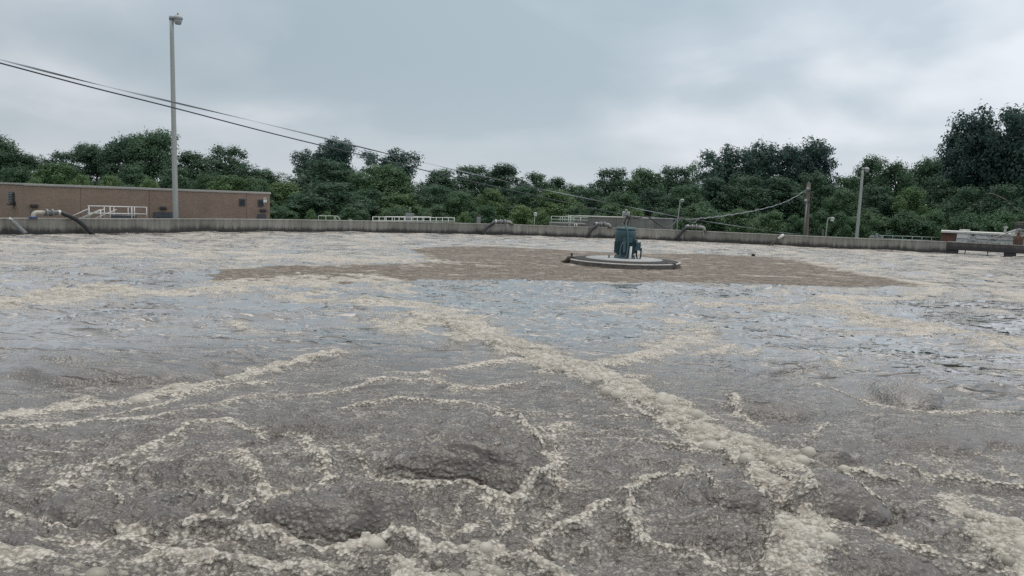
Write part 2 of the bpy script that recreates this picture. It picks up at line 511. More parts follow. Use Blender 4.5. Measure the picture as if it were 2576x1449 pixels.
# ---------------------------------------------------------------- where the foam lies (read off the photograph, laid on the water plane)
def q1(*p): return [(x * .3333, 575 + y * .3333) for x, y in p]
def q2(*p): return [(858.7 + x * .3333, 575 + y * .3333) for x, y in p]
def q3(*p): return [(1717.3 + x * .3333, 575 + y * .3333) for x, y in p]
def q4(*p): return [(x * .3386, 958.3 + y * .3386) for x, y in p]
def q5(*p): return [(858.7 + x * .3386, 958.3 + y * .3386) for x, y in p]
def q6(*p): return [(1717.3 + x * .3386, 958.3 + y * .3386) for x, y in p]
# (path, half width in metres, strength, thickness of the froth 0..1)
VEINS = [
 (q4((0,290),(450,215),(700,170),(1000,140),(1280,100),(1550,20)) + q1((1900,1110),(2300,1010),(2576,950)), .26, 1.0, .55),
 (q4((0,370),(400,310),(700,260),(900,230),(1200,170),(1450,90),(1700,50),(2000,20)), .13, .9, .25),
 (q4((620,290),(1100,290),(1600,200),(2100,110),(2536,60)), .13, .8, .2),
 (q4((330,860),(500,760),(700,680),(980,600),(1250,480),(1400,370),(1650,330),(1850,400),(1950,480)), .11, .9, .2),
 (q4((0,800),(220,690),(430,590),(620,440),(700,430)), .09, .6, .1),
 (q4((780,800),(830,960),(820,1000)), .06, .8, .1),
 (q4((1700,1090),(1850,960),(2000,880),(2010,760),(1950,600),(1800,560)), .08, .9, .2),
 (q4((0,1030),(200,1020),(350,1080),(600,1080),(850,1090),(1050,1130),(1300,1110),(1600,1070),(1800,1070),(1900,1130),(2100,1210),(2300,1220),(2536,1230)), .10, 1.0, .5),
 (q4((1370,790),(1500,860),(1620,940),(1650,1020)), .05, .9, .2),
 (q4((2536,840),(2300,940),(2200,1000)), .06, .8, .1),
 (q4((2100,420),(2300,460),(2480,600),(2500,720),(2300,800),(2100,850),(1900,930)), .09, .9, .2),
 (q4((1350,640),(1650,560),(1900,590),(2250,560),(2500,620)), .06, .6, .1),
 (q4((300,1180),(700,1190),(1000,1170),(1300,1220),(1700,1230)), .09, .8, .3),
 (q4((0,1330),(300,1300),(650,1330),(1000,1300),(1400,1330),(1900,1380),(2400,1420)), .11, .9, .5),
 (q5((330,710),(470,770),(650,810),(900,830),(1080,870),(1250,880),(1400,840),(1500,780),(1560,720),(1620,640),(1560,560),(1480,480),(1350,400),(1300,330),(1200,290),(1130,250)), .075, 1.0, .4),
 (q5((1750,330),(1650,420),(1600,520),(1640,620),(1560,740),(1700,820)), .13, .9, .3),
 (q5((0,540),(180,570),(330,700)), .06, .8, .2),
 (q5((1000,510),(1150,560),(1300,570),(1390,540)), .05, .8, .1),
 (q5((1050,900),(1200,970),(1300,1000),(1290,1100),(1180,1160),(1100,1250)), .07, .9, .3),
 (q5((2536,680),(2350,720),(2170,790),(2150,870),(2150,1000),(2250,1120),(2350,1200),(2500,1270)), .075, 1.0, .4),
 (q5((2150,850),(1950,930),(1800,1020),(1600,1070),(1500,1150),(1380,1230),(1320,1290)), .07, .9, .35),
 (q5((720,1230),(850,1150),(1000,1070),(1100,1040)), .06, .8, .2),
 (q5((880,880),(860,1000),(800,1120),(740,1210)), .06, .6, .15),
 (q5((0,1240),(150,1190),(330,1170),(600,1210),(750,1240),(900,1270),(1100,1270),(1200,1250),(1300,1310),(1450,1370),(1600,1430)), .11, 1.0, .7),
 (q5((1650,900),(1580,1000),(1600,1070)), .06, .7, .2),
 (q5((2010,480),(2300,450),(2500,480)), .07, .7, .1),
 (q5((1130,180),(1500,230),(1800,230),(2100,240)), .07, .7, .1),
 (q5((0,60),(300,30),(700,10),(1000,60),(1330,50)), .12, .9, .3),
 (q5((0,200),(200,170),(420,140),(700,170),(1000,180),(1250,230),(1300,330)), .09, .9, .2),
 # the long diagonal raft
 ([(1010,832),(1060,800),(1110,805),(1160,833),(1210,853),(1290,876),(1350,897),(1400,917),(1470,940),(1530,962)], .50, 1.1, 1.0),
 ([(1040,770),(1090,785),(1150,800),(1205,815)], .45, .9, .6),
 ([(1530,962),(1570,978),(1610,1000),(1650,1020),(1700,1050),(1745,1078)], .42, 1.1, 1.0),
 ([(1745,1078),(1800,1095),(1860,1112),(1920,1135),(1985,1168)], .30, 1.1, .9),
 ([(1030,838),(1180,860),(1300,888),(1420,930),(1500,960),(1560,1010),(1620,1050),(1700,1100),(1760,1135)], .10, .9, .4),
 ([(1800,1090),(1840,1150),(1900,1200),(1960,1240)], .16, 1.0, .7),
 (q2((450,770),(650,740),(800,720)), .35, 1.0, .8),
 (q2((620,1120),(900,1050),(1200,1020),(1500,980)), .22, .9, .4),
 (q2((2000,1060),(2150,1020),(2400,930),(2450,870),(2576,830)), .42, .9, .5),
 (q2((1880,620),(2060,610),(2250,590)), .5, .8, .4),
 (q2((0,560),(300,580),(550,600),(870,640)), .7, .75, .4),
 (q6((480,620),(600,700),(750,770),(850,870),(900,900),(1000,1000),(1100,1080),(1250,1075),(1400,1020)), .085, 1.0, .5),
 (q6((1130,670),(1230,850),(1350,980),(1420,1010),(1500,1030)), .06, 1.0, .35),
 (q6((830,620),(850,720),(840,830),(870,900)), .09, .9, .4),
 (q6((560,850),(620,960),(780,1050),(830,1150),(780,1300),(700,1400)), .10, 1.0, .6),
 (q6((940,1050),(1000,1180),(1050,1300),(960,1400)), .18, 1.0, .9),
 (q6((1180,660),(1350,710),(1500,760),(1650,800)), .08, .9, .5),
 (q6((1560,620),(1750,690),(1900,740),(2100,760),(2300,780),(2536,800)), .09, .9, .4),
 (q6((1900,400),(2100,500),(2300,600),(2536,720)), .07, .7, .15),
 (q6((120,830),(200,900),(330,970),(250,1010)), .06, .8, .3),
 (q6((150,1280),(300,1220),(480,1190)), .07, .8, .3),
 (q6((150,1290),(230,1350),(330,1400)), .05, .8, .2),
 (q6((1150,1150),(1400,1170),(1700,1200),(2000,1290),(2300,1380)), .09, .9, .4),
 (q6((1000,50),(1150,100),(1400,170),(1700,200),(2000,215),(2200,230),(2500,280)), .12, .8, .3),
 (q6((320,120),(420,200),(520,300),(560,360)), .09, .9, .3),
 (q6((900,470),(1000,370),(1080,310)), .06, .8, .2),
 (q6((640,160),(900,200),(1300,250),(1700,330),(2100,370)), .06, .5, .05),
 (q6((1700,380),(1900,560),(2050,650),(2150,750)), .06, .6, .1),
 (q3((110,580),(300,600),(600,610),(850,605),(950,590)), .45, .9, .6),
 (q3((0,720),(100,740),(160,800),(60,860)), .5, .8, .5),
 (q3((1130,560),(1400,550),(1800,510),(1950,480)), .6, .8, .4),
 (q3((1950,480),(2300,500),(2576,540),(2800,580)), .6, .8, .4),
 (q3((950,580),(1200,620),(1400,680),(1600,740),(2000,780),(2300,820),(2576,870),(2900,930)), .62, 1.0, .7),
 (q3((1050,780),(1500,790),(1800,810),(1950,850),(2200,880),(2576,960)), .24, .8, .4),
 (q3((300,950),(700,920),(1000,950),(1300,1000),(1700,1040),(2000,1060),(2576,1080)), .16, .7, .2),
 (q3((0,960),(200,930),(400,900)), .14, .7, .1),
 (q3((500,960),(900,980),(1200,1060),(1500,1090)), .12, .7, .1),
 # mid-left and far streaks
 (q1((-200,640),(0,590),(200,555),(400,535),(600,510),(800,475)), .75, 1.1, .9),
 (q1((800,490),(1000,505),(1300,510),(1600,485)), .5, 1.0, .5),
 (q1((1600,480),(1900,430),(2150,420),(2576,400)), .9, 1.0, .8),
 (q1((1650,720),(1850,770),(2000,800),(2250,820)), .3, .7, .4),
 (q1((900,680),(1050,690),(1180,690)), .35, .6, .3),
 (q1((-100,1130),(300,1120),(700,1080),(1000,1060),(1300,1050),(1650,1030)), .12, .45, .1),
 (q1((-200,140),(0,110),(500,130),(1000,155),(1500,180),(1900,200),(2300,210),(2576,230)), 1.6, .75, .3),
 (q1((1900,230),(2300,220),(2576,260)) + q2((300,240),(650,250)), 1.2, .9, .5),
 (q1((-200,70),(300,75),(900,70),(1500,75),(2576,70)), 2.2, .5, .2),
 (q2((0,80),(900,70),(1800,95),(2576,130)), 2.0, .45, .2),
 (q3((0,140),(700,130),(1200,170),(1900,200),(2576,260)), 2.0, .7, .3),
 (q3((900,240),(1300,330),(1800,420),(2000,450)), .8, .7, .4),
 (q3((1700,260),(2100,300),(2576,330)), 1.5, .4, .1),
]
# smooth lobes where air wells up: (centre px, half width m, half depth m, height, steepness of the near face)
BOILS = [
 (q5((960,690))[0], .80, .42, .20), (q5((1300,800))[0], .38, .20, .10), (q5((1100,480))[0], .75, .45, .09),
 (q5((130,1050))[0], .48, .26, .16), (q4((2320,1060))[0], .50, .26, .15), (q4((1200,1020))[0], .85, .30, .09),
 (q4((1500,760))[0], .45, .28, .08), (q6((1120,960))[0], .45, .32, .13), (q6((300,920))[0], .45, .28, .10),
 (q6((1050,610))[0], .30, .16, .09), (q6((660,220))[0], .55, .45, .10), (q6((1700,150))[0], .45, .40, .11),
 (q6((300,1180))[0], .40, .25, .07), (q6((1850,460))[0], .60, .45, .06), (q1((1500,1050))[0], 1.1, .5, .09), (q1((700,1100))[0], 1.5, .6, .09),
 (q1((1870,675))[0], .8, .7, .13), (q3((2250,890))[0], .8, .6, .12), (q3((1650,1100))[0], .9, .6, .13), (q3((450,810))[0], .7, .6, .09),
 (q2((650,1060))[0], .9, .6, .09), (q2((300,870))[0], 1.0, .7, .08), (q1((2380,870))[0], .9, .8, .09), (q6((2300,90))[0], .8, .6, .08),
 (q4((2250,380))[0], .6, .4, .08), (q5((1900,850))[0], .4, .25, .04), (q5((1100,1180))[0], .35, .2, .05), (q5((480,1150))[0], .35, .2, .05),
 (q4((600,950))[0], .5, .3, .06), (q6((150,1150))[0], .5, .3, .05), (q6((1400,1350))[0], .5, .25, .05), (q6((2300,430))[0], .7, .5, .05),
 (q1((1120,595))[0], 1.0, .9, .10), (q1((450,990))[0], .8, .7, .09),
]
MAT_POLY = [(528,692),(580,680),(700,671),(900,668),(1000,668),(1075,662),(1060,645),(1035,630),(1090,623),(1200,621),(1330,626),(1450,632),(1600,640),
            (1800,641),(1960,650),(2050,660),(2110,672),(2200,692),(2330,710),(2400,718),(2330,727),(2200,725),(2080,725),(1990,723),(1900,718),(1800,715),(1720,712),
            (1600,714),(1500,712),(1400,709),(1300,708),(1150,706),(1040,705),(950,712),(850,722),(760,716),(690,714),(620,720),(545,708)]
THICK_POLYS = [   # (outline, strength, froth height)
 (q1((2050,420),(2576,370),(2576,580),(2300,590),(2120,560),(2150,480)) , .85, .7),
 (q2((0,350),(200,350),(500,385),(760,480),(500,520),(0,640)), .80, .6),
 (q2((500,590),(700,575),(900,640),(1150,730),(900,760),(650,640)), .8, .8),
 (q6((1700,900),(2000,830),(2200,850),(2700,900),(2700,1500),(2450,1449),(2200,1250),(2000,1100),(1900,1000)), .85, 1.0),
 (q4((-100,1040),(200,1030),(600,1090),(1050,1140),(1800,1090),(2100,1220),(2536,1240),(2536,1560),(-100,1560)), .50, .5),
 (q5((0,1250),(330,1180),(900,1280),(1200,1260),(1600,1440),(1700,1560),(0,1560)), .72, .9),
 (q6((830,1030),(960,1030),(1150,1150),(1120,1250),(900,1449),(700,1449),(850,1200)), .85, 1.0),
 (q5((1300,300),(1480,350),(1720,420),(1750,560),(1700,640),(1640,600),(1500,440),(1330,400)), .6, .4),
 (q6((0,230),(160,270),(500,400),(700,520),(800,600),(600,640),(300,560),(100,480),(0,440)), .85, 1.0),
 (q3((950,560),(1500,540),(1700,560),(1450,640),(1250,640)), .7, .6),
 (q3((2000,770),(2576,840),(2800,900),(2800,1000),(2576,960),(2300,900),(2050,850)), .7, .6),
 (q3((100,560),(300,590),(650,650),(520,720),(200,660)), .6, .5),
]
def to_plane(pts):
    return np.array([(p.x, p.y) for p in (atz(u, v, 0.0) for u, v in pts)], np.float64)
V_W = [(to_plane(p), w, s_, t) for p, w, s_, t in VEINS]
B_W = []
for c, rx, ry, h in BOILS:
    p = atz(c[0], c[1], 0); B_W.append((p.x, p.y, rx, ry, h))
MAT_W = to_plane(MAT_POLY)
T_W = [(to_plane(p), s_, t) for p, s_, t in THICK_POLYS]

def seg_dist(x, y, a, b):
    dx, dy = b[0] - a[0], b[1] - a[1]
    L = dx * dx + dy * dy + 1e-12
    t = np.clip(((x - a[0]) * dx + (y - a[1]) * dy) / L, 0, 1)
    return np.hypot(x - (a[0] + t * dx), y - (a[1] + t * dy))
def poly_mask(x, y, P, soft_n, soft_k):
    """soft inside mask; the edge softness grows with distance from the viewer's side of the tank"""
    out = np.zeros(x.shape, np.float32)
    mar = 1.5
    sel = np.where((x > P[:, 0].min() - mar) & (x < P[:, 0].max() + mar) & (y > P[:, 1].min() - mar) & (y < P[:, 1].max() + mar))[0]
    if len(sel) == 0: return out
    X, Y = x[sel], y[sel]
    ins = np.zeros(X.shape, bool); dm = np.full(X.shape, 1e9)
    for i in range(len(P)):
        a, b = P[i - 1], P[i]
        dm = np.minimum(dm, seg_dist(X, Y, a, b))
        c = ((a[1] > Y) != (b[1] > Y)) & (X < (b[0] - a[0]) * (Y - a[1]) / (b[1] - a[1] + 1e-12) + a[0])
        ins ^= c
    sd = np.where(ins, dm, -dm)
    w = soft_n + soft_k * np.hypot(X, Y)
    out[sel] = sstep(-w, w, sd)
    return out

def field(x, y, full=True):
    """height and cover of the tank's surface at points on the water plane"""
    r = np.hypot(x, y)
    n_a = pnoise(x / 1.1, y / 1.1, 1); n_b = pnoise(x / 1.1 + 31, y / 1.1 + 7, 2)
    n_c = pnoise(x / .33, y / .33, 3); n_d = pnoise(x / .33 + 9, y / .33 + 4, 4)
    n_e = pnoise(x / .11, y / .11, 5)
    k = np.clip(r / 9.0, .55, 2.2)
    wx = x + (n_a * .16 + n_c * .055) * k + n_e * .02
    wy = y + (n_b * .20 + n_d * .070) * k - n_e * .02
    foam = np.zeros(x.shape, np.float32); thick = np.zeros(x.shape, np.float32)
    rag = 1.0 + .55 * n_c + .45 * n_a          # the veins swell and thin out
    for P, w, s_, t in V_W:
        m = 4.5 * w + .6
        sel = np.where((wx > P[:, 0].min() - m) & (wx < P[:, 0].max() + m) & (wy > P[:, 1].min() - m) & (wy < P[:, 1].max() + m))[0]
        if len(sel) == 0: continue
        X, Y = wx[sel], wy[sel]
        d = np.full(X.shape, 1e9)
        for i in range(len(P) - 1):
            d = np.minimum(d, seg_dist(X, Y, P[i], P[i + 1]))
        ww = w * np.clip(rag[sel], .25, 2.0) * (.74 if (t < .6 and w < .2) else .9)
        f = s_ * (.66 * np.exp(-(d / (ww * .8)) ** 2) + .46 * np.exp(-(d / (ww * 2.4)) ** 2))
        gap = np.clip(.88 + .75 * n_c[sel] + .45 * n_e[sel], .15, 1.15) if t > .45 else 1.0
        f = f * (.45 + .55 * gap)
        foam[sel] = np.maximum(foam[sel], f)
        thick[sel] = np.maximum(thick[sel], s_ * t * gap * np.exp(-(d / (ww * .85)) ** 2))
    mat = poly_mask(wx, wy, MAT_W, .06, .014)
    for P, s_, t in T_W:
        mk = poly_mask(wx, wy, P, .05, .012)
        pt = np.clip(.55 + .65 * n_a + .6 * n_d, 0, 1.1)
        foam = np.maximum(foam, mk * s_ * pt); thick = np.maximum(thick, mk * s_ * t * pt)
    near = sstep(15.0, 6.0, r)
    # web of thin scum lines round the cells of rising water
    f1, f2 = worley(wx / 1.05 + 5.3, wy / .80 + 1.7, 11)
    web = np.exp(-((f2 - f1) / .055) ** 2) * sstep(-.35, .35, pnoise(x / 1.7, y / 1.4, 12)) * near
    g1, g2 = worley(wx / .42 + 2.3, wy / .34 + 8.7, 13)
    web2 = np.exp(-((g2 - g1) / .09) ** 2) * sstep(-.15, .4, pnoise(x / .9 + 3, y / .8, 14)) * near
    h1_, h2_ = worley(wx / .21 + 4.1, wy / .17 + 2.2, 17)
    web3 = np.exp(-((h2_ - h1_) / .12) ** 2) * sstep(-.05, .45, pnoise(x / .6 + 8, y / .5, 18)) * near
    foam = np.maximum(foam, np.maximum(np.maximum(web * .70, web2 * .60), web3 * .46))
    # far streaks of scum drawn out across the view, plus painted sky reflection
    far = sstep(9, 15, r)
    st = pnoise(wx / 3.2, wy / 1.3, 15) * .6 + pnoise(wx / 1.1, wy / .5, 16) * .5
    foam = np.maximum(foam, (sstep(-.2, .9, st) * .50 + .52 * sstep(17, 28, r)) * far * (1 - .72 * mat))  # second term: pale cover standing in for the sky's reflection
    boil = np.zeros(x.shape, np.float32); hb = np.zeros(x.shape, np.float32)
    for bx, by, rx, ry, h in B_W:
        rx, ry, h = rx * .85, ry * .85, h * (1.22 if by < 9.5 else .4)
        sel = np.where((np.abs(x - bx) < 2.2 * rx) & (np.abs(y - by) < 3.4 * ry))[0]
        if len(sel) == 0: continue
        dx = (x[sel] - bx + .10 * n_a[sel]) / rx; dy = (y[sel] - by + .10 * n_b[sel]) / ry
        dy = np.where(dy < 0, dy * 1.25, dy * .48)      # steep towards the wall we stand on, drawn out behind
        d = np.sqrt(dx * dx + dy * dy) * (1 + .16 * n_c[sel])
        p = np.clip(1 - d * d, 0, 1)
        q = np.clip(1 - (d / 1.25) ** 2, 0, 1)
        hb[sel] = np.where(p > 0, np.maximum(hb[sel], h * p ** .75), hb[sel]); hb[sel] -= .25 * h * np.exp(-((d - 1.10) / .13) ** 2) * sstep(.4, .0, dy)
        boil[sel] = np.maximum(boil[sel], sstep(0, .6, q) * (1 - .65 * sstep(-.35, .25, dy)))
    cut = sstep(.45, 1.0, boil)
    foam = foam * (1 - .55 * cut * sstep(.5, .2, thick)); thick = thick * (1 - .5 * cut)
    froth = near * (.72 + .35 * n_a + .25 * n_c) * (1 - .45 * cut)
    froth = np.clip(froth, 0, 1)
    if not full:
        return foam, thick, mat, hb, boil
    dr = 2 * r ** 1.5 * .00064
    def lod(lam): return sstep(1.2, 2.6, lam / dr)
    # wave shapes, longer across the view than along it
    an = sstep(6, 12, r)
    sw = (pnoise(x / 2.6, y / 1.9, 21) * (.030 + .025 * near) + pnoise(x / 1.2, y / .9, 22) * (.020 + .020 * near)) * (1 - .55 * sstep(14, 26, r))
    bs = 1 - 2 * an        # rounded lobes near, sharp crests farther out
    ch = -(.3 - np.abs(pnoise(wx / (.55 + .5 * an), wy / .42, 23))) * bs * (.105 - .085 * an) * lod(.42)
    ch += -(.3 - np.abs(pnoise(wx / (.26 + .25 * an), wy / .17, 24))) * bs * (.060 - .048 * an) * lod(.17)
    ch += np.abs(pnoise(wx / .12, wy / .085, 28)) * .026 * (1 - an) * lod(.085)
    patch = .25 + .75 * sstep(-.25, .45, pnoise(x / 3.1 + 4, y / 2.2, 41))
    def crest(a_, b_, sd, p_): return np.clip(1 - np.abs(pnoise(wx / a_, wy / b_, sd)) * 1.5, 0, 1) ** p_
    ch += an * patch * (crest(1.9, .75, 42, 2.4) * .062 * lod(.6) + crest(.75, .30, 43, 2.4) * .026 * lod(.3) + crest(3.4, 1.6, 44, 2.6) * .075 * sstep(16, 24, r) * lod(1.2))
    ch2 = pnoise(x / (.085 + .06 * an), y / .065, 25) * .0100 * lod(.065)
    ch2 += pnoise(x / .034, y / .028, 26) * .0040 * lod(.028)
    calm = (1 - .72 * mat) * (1 - .35 * cut) * (.75 + .4 * an)
    z = sw * (1 - .5 * mat) + ch * calm + ch2 * (1 - .5 * mat) * (1 + .35 * cut)
    # creases on the flanks of the rising lobes
    cr = np.exp(-(np.abs(pnoise(x / .20 + 3, y / .34, 27)) / .085) ** 2) * lod(.1)
    z = z + hb 
    # froth stands proud of the water, lumpy with bubbles
    fm = np.clip(foam, 0, 1)
    l1, _ = worley(x / .105, y / .105, 31); l2, _ = worley(x / .045 + 7, y / .045 + 3, 32)
    lump = np.sqrt(np.clip(1 - (l1 / .75) ** 2, 0, 1)) * lod(.105); lump2 = np.sqrt(np.clip(1 - (l2 / .75) ** 2, 0, 1)) * lod(.045)
    z += fm * (.016 + .034 * np.clip(thick, 0, 1)) + np.clip(thick, 0, 1) * lump * .022 + fm * lump2 * .009 * (.45 + .55 * near)
    z += froth * (1 - fm) * lump2 * .0110
    z += mat * (.025 + .010 * n_c + lump * .012)
    hump = np.clip(n_a, 0, 1) * np.clip(thick, 0, 1)
    z += hump * .06
    return z, foam, thick, mat, froth, boil

# ---------------------------------------------------------------- the water sheet, finer near the wall we stand on
def tank_limit(az):
    """distance from the camera's foot to the wall, per bearing; the channel under the bridge runs on"""
    out = np.full(az.shape, 70.0)
    pts = WALL + [Vector((BR0.x + .2, BR0.y + 9.5)), Vector((44, 52)), Vector((60, 40))]
    dx, dy = np.sin(az), np.cos(az)
    for a, b in zip(pts[:-1], pts[1:]):
        ex, ey = b.x - a.x, b.y - a.y
        det = dx * (-ey) - dy * (-ex)
        t = (a.x * (-ey) - a.y * (-ex)) / det
        s_ = (dx * a.y - dy * a.x) / det
        ok = (s_ >= -1e-6) & (s_ <= 1 + 1e-6) & (t > 1)
        out = np.where(ok, np.minimum(out, t), out)
    return out
NR, NC = 780, 1180
az = np.linspace(R(-47), R(47), NC)
lim = tank_limit(az) + .12
s0 = 1 / math.sqrt(2.6)
tt = np.linspace(0, 1, NR)[:, None]
rr = np.repeat((s0 + (1 / math.sqrt(66.0) - s0) * tt) ** -2, NC, 1)
over = (rr > lim[None, :] + .02)
rr = np.minimum(rr, lim[None, :])
gx = (rr * np.sin(az)[None, :]).ravel(); gy = (rr * np.cos(az)[None, :]).ravel()
fz, f_foam, f_thick, f_mat, f_froth, f_boil = field(gx, gy)
co = np.empty((NR * NC, 3), np.float32); co[:, 0] = gx; co[:, 1] = gy; co[:, 2] = fz
ii = (np.arange(NR - 1)[:, None] * NC + np.arange(NC - 1)[None, :]).ravel()
quads = np.stack([ii, ii + 1, ii + NC + 1, ii + NC], 1).astype(np.int32)
quads = quads[~(over.ravel()[quads].sum(1) >= 3)]
me = bpy.data.meshes.new('tank_water')
me.vertices.add(len(co)); me.vertices.foreach_set('co', co.ravel())
me.loops.add(quads.size); me.loops.foreach_set('vertex_index', quads.ravel())
me.polygons.add(len(quads))
me.polygons.foreach_set('loop_start', np.arange(0, quads.size, 4, dtype=np.int32))
me.polygons.foreach_set('use_smooth', np.ones(len(quads), bool))
me.update(calc_edges=True)
for nm, a in (('foam', f_foam), ('thick', f_thick), ('mat', f_mat), ('froth', f_froth), ('boil', f_boil), ('far', sstep(15, 25, np.hypot(gx, gy))), ('near', sstep(15.0, 6.5, np.hypot(gx, gy)))):
    at = me.attributes.new(nm, 'FLOAT', 'POINT')
    at.data.foreach_set('value', np.clip(a, 0, 1.2).astype(np.float32))
water = bpy.data.objects.new('tank_water', me); COL.objects.link(water)
tag(water, kind='structure')

def water_material():
    m, n, l, b = newmat('scummy_water')
    geo = N(n, 'ShaderNodeNewGeometry')
    pos = geo.outputs['Position']
    def attr(nm):
        a = N(n, 'ShaderNodeAttribute', attribute_name=nm); return a.outputs['Fac']
    def noise(scale, detail=4.0, rough=.6, stretch=(1, 1, 1)):
        mp = N(n, 'ShaderNodeMapping'); mp.inputs['Scale'].default_value = stretch; l.new(pos, mp.inputs[0])
        q = N(n, 'ShaderNodeTexNoise', i_Scale=scale, i_Detail=detail, i_Roughness=rough); l.new(mp.outputs[0], q.inputs['Vector'])
        return q.outputs[0]
    def M2(op, a, b_, c=None):
        q = N(n, 'ShaderNodeMath', operation=op)
        for i, v in enumerate((a, b_, c)):
            if v is None: continue
            if isinstance(v, (int, float)): q.inputs[i].default_value = v
            else: l.new(v, q.inputs[i])
        return q.outputs[0]
    def mr(src, a, b_, c, d, smooth=True):
        q = N(n, 'ShaderNodeMapRange', interpolation_type='SMOOTHSTEP' if smooth else 'LINEAR')
        for i, v in enumerate((a, b_, c, d)): q.inputs[i + 1].default_value = v
        l.new(src, q.inputs[0]); return q.outputs[0]
    def mixc(f, a, b_):
        q = N(n, 'ShaderNodeMix', data_type='RGBA'); l.new(f, q.inputs[0])
        for i, v in ((6, a), (7, b_)):
            if isinstance(v, tuple): q.inputs[i].default_value = (*v, 1)
            else: l.new(v, q.inputs[i])
        return q.outputs[2]
    def mixf(f, a, b_):
        q = N(n, 'ShaderNodeMix', data_type='FLOAT'); l.new(f, q.inputs[0])
        for i, v in ((2, a), (3, b_)):
            if isinstance(v, (int, float)): q.inputs[i].default_value = v
            else: l.new(v, q.inputs[i])
        return q.outputs[0]
    def vorn(sc_, sm_):
        q = N(n, 'ShaderNodeTexVoronoi', feature='SMOOTH_F1', i_Scale=sc_); q.inputs['Smoothness'].default_value = sm_; l.new(pos, q.inputs['Vector']); return q.outputs['Distance']
    cellv = vorn(29.0, .2)
    fine = M2('ADD', M2('MULTIPLY', noise(15.0, 3.0, .6, (.6, 1.15, 1)), .55), M2('MULTIPLY', M2('SUBTRACT', .95, cellv), .45)); grit = noise(60.0, 2.0, .6); mid = noise(7.0, 4.0, .6, (.8, 1.1, 1)); streak = noise(2.0, 5.0, .62, (.8, 1.6, 1)); broad = noise(.6, 3.0, .5)
    cen = lambda q, k: M2('MULTIPLY', M2('SUBTRACT', q, .5), k)
    jit_n = M2('ADD', M2('ADD', cen(fine, 1.3), cen(mid, 1.2)), M2('ADD', cen(streak, .9), cen(grit, .35)))
    dash = noise(1.1, 4.0, .65, (.7, 1.1, 1)); jit_f = M2('ADD', M2('ADD', cen(dash, 2.2), cen(streak, .9)), M2('ADD', cen(mid, .5), cen(fine, .3)))
    froth_0 = attr('froth'); jit = mixf(mr(froth_0, .0, .5, 0, 1), jit_f, jit_n)
    foam_a, thick_a, mat_a, froth_a, boil_a = (attr(x_) for x_ in ('foam', 'thick', 'mat', 'froth', 'boil'))
    f_th = mr(thick_a, .25, .8, 0, 1)
    f_foam_ = mr(M2('ADD', M2('ADD', foam_a, M2('MULTIPLY', jit, 1.0)), M2('MULTIPLY', f_th, .55)), .20, .90, 0, 1)
    f_mat_ = mr(M2('ADD', mat_a, M2('MULTIPLY', jit, .50)), .28, .72, 0, 1)
    f_fr = mr(M2('ADD', froth_a, M2('MULTIPLY', jit, .5)), .0, .8, 0, .95)
    # bubbles in the froth
    vor = N(n, 'ShaderNodeTexVoronoi', feature='SMOOTH_F1', i_Scale=30.0); vor.inputs['Smoothness'].default_value = .15; l.new(pos, vor.inputs['Vector'])
    vd = vor.outputs['Distance']
    speck = mr(M2('ADD', cen(fine, 1.0), M2('ADD', cen(grit, .25), M2('ADD', cen(mid, .8), cen(streak, .4)))), -.06, .24, 0, 1)  # pale crests, dark pits: froth tone plus relief shading put into the colour
    c_w = mixc(mr(streak, .3, .7, 0, 1), (.100, .090, .080), (.150, .136, .121))
    c_w = mixc(M2('MULTIPLY', speck, .16), c_w, (.60, .56, .50))
    c_f = mixc(mr(mid, .3, .7, 0, 1), (.092, .076, .062), (.140, .119, .099))
    c_f = mixc(M2('MULTIPLY', speck, .72), c_f, (.410, .372, .320))
    c = mixc(f_fr, c_w, c_f)
    c = mixc(mr(boil_a, .3, 1.0, 0, .75), c, (.098, .081, .067))  # lobe brown, strongest on near faces: weak sky reflection put into colour
    c_m = mixc(mr(M2('ADD', cen(fine, 1.0), cen(mid, 1.0)), -.2, .25, 0, 1), (.142, .120, .098), (.350, .310, .265))
    c_m = mixc(mr(M2('ADD', cen(dash, 1.0), cen(streak, .9)), .06, .30, 0, .75), c_m, (.44, .395, .335))
    c = mixc(f_mat_, c, c_m)
    c_thin = mixc(mr(M2('ADD', fine, cen(grit, .4)), .36, .62, 0, 1), (.275, .243, .203), (.610, .568, .495))  # foam tone, with the same crest and pit shading in its colour
    c_thk = mixc(mr(M2('ADD', mid, cen(fine, .8)), .28, .68, 0, 1), (.36, .325, .272), (.58, .540, .468))
    c_thin = mixc(f_fr, mixc(mr(M2('ADD', fine, cen(grit, .8)), .36, .62, 0, 1), (.42, .375, .315), (.68, .64, .575)), c_thin)  # far foam paler: bright sky reflection put into its colour
    c_foam = mixc(f_th, c_thin, c_thk)
    c = mixc(f_foam_, c, c_foam)
    l.new(c, b.inputs['Base Color'])
    rgh = mixf(mr(attr('near'), 0, 1, 0, 1), .06, mixf(f_fr, .30, .22)); rgh = mixf(f_mat_, rgh, .8); rgh = mixf(f_foam_, rgh, .62)
    l.new(rgh, b.inputs['Roughness'])
    spec = mixf(f_foam_, mixf(f_mat_, .5, .10), .25)
    l.new(spec, b.inputs['Specular IOR Level'])
    b.inputs['IOR'].default_value = 1.42
    wet = M2('MULTIPLY', M2('SUBTRACT', 1.0, f_foam_), M2('SUBTRACT', 1.0, f_mat_))
    l.new(M2('MULTIPLY', wet, mr(attr('near'), 0, 1, 1.0, .26)), b.inputs['Coat Weight'])
    b.inputs['Coat IOR'].default_value = 2.0
    l.new(mixf(f_fr, .05, .16), b.inputs['Coat Roughness'])
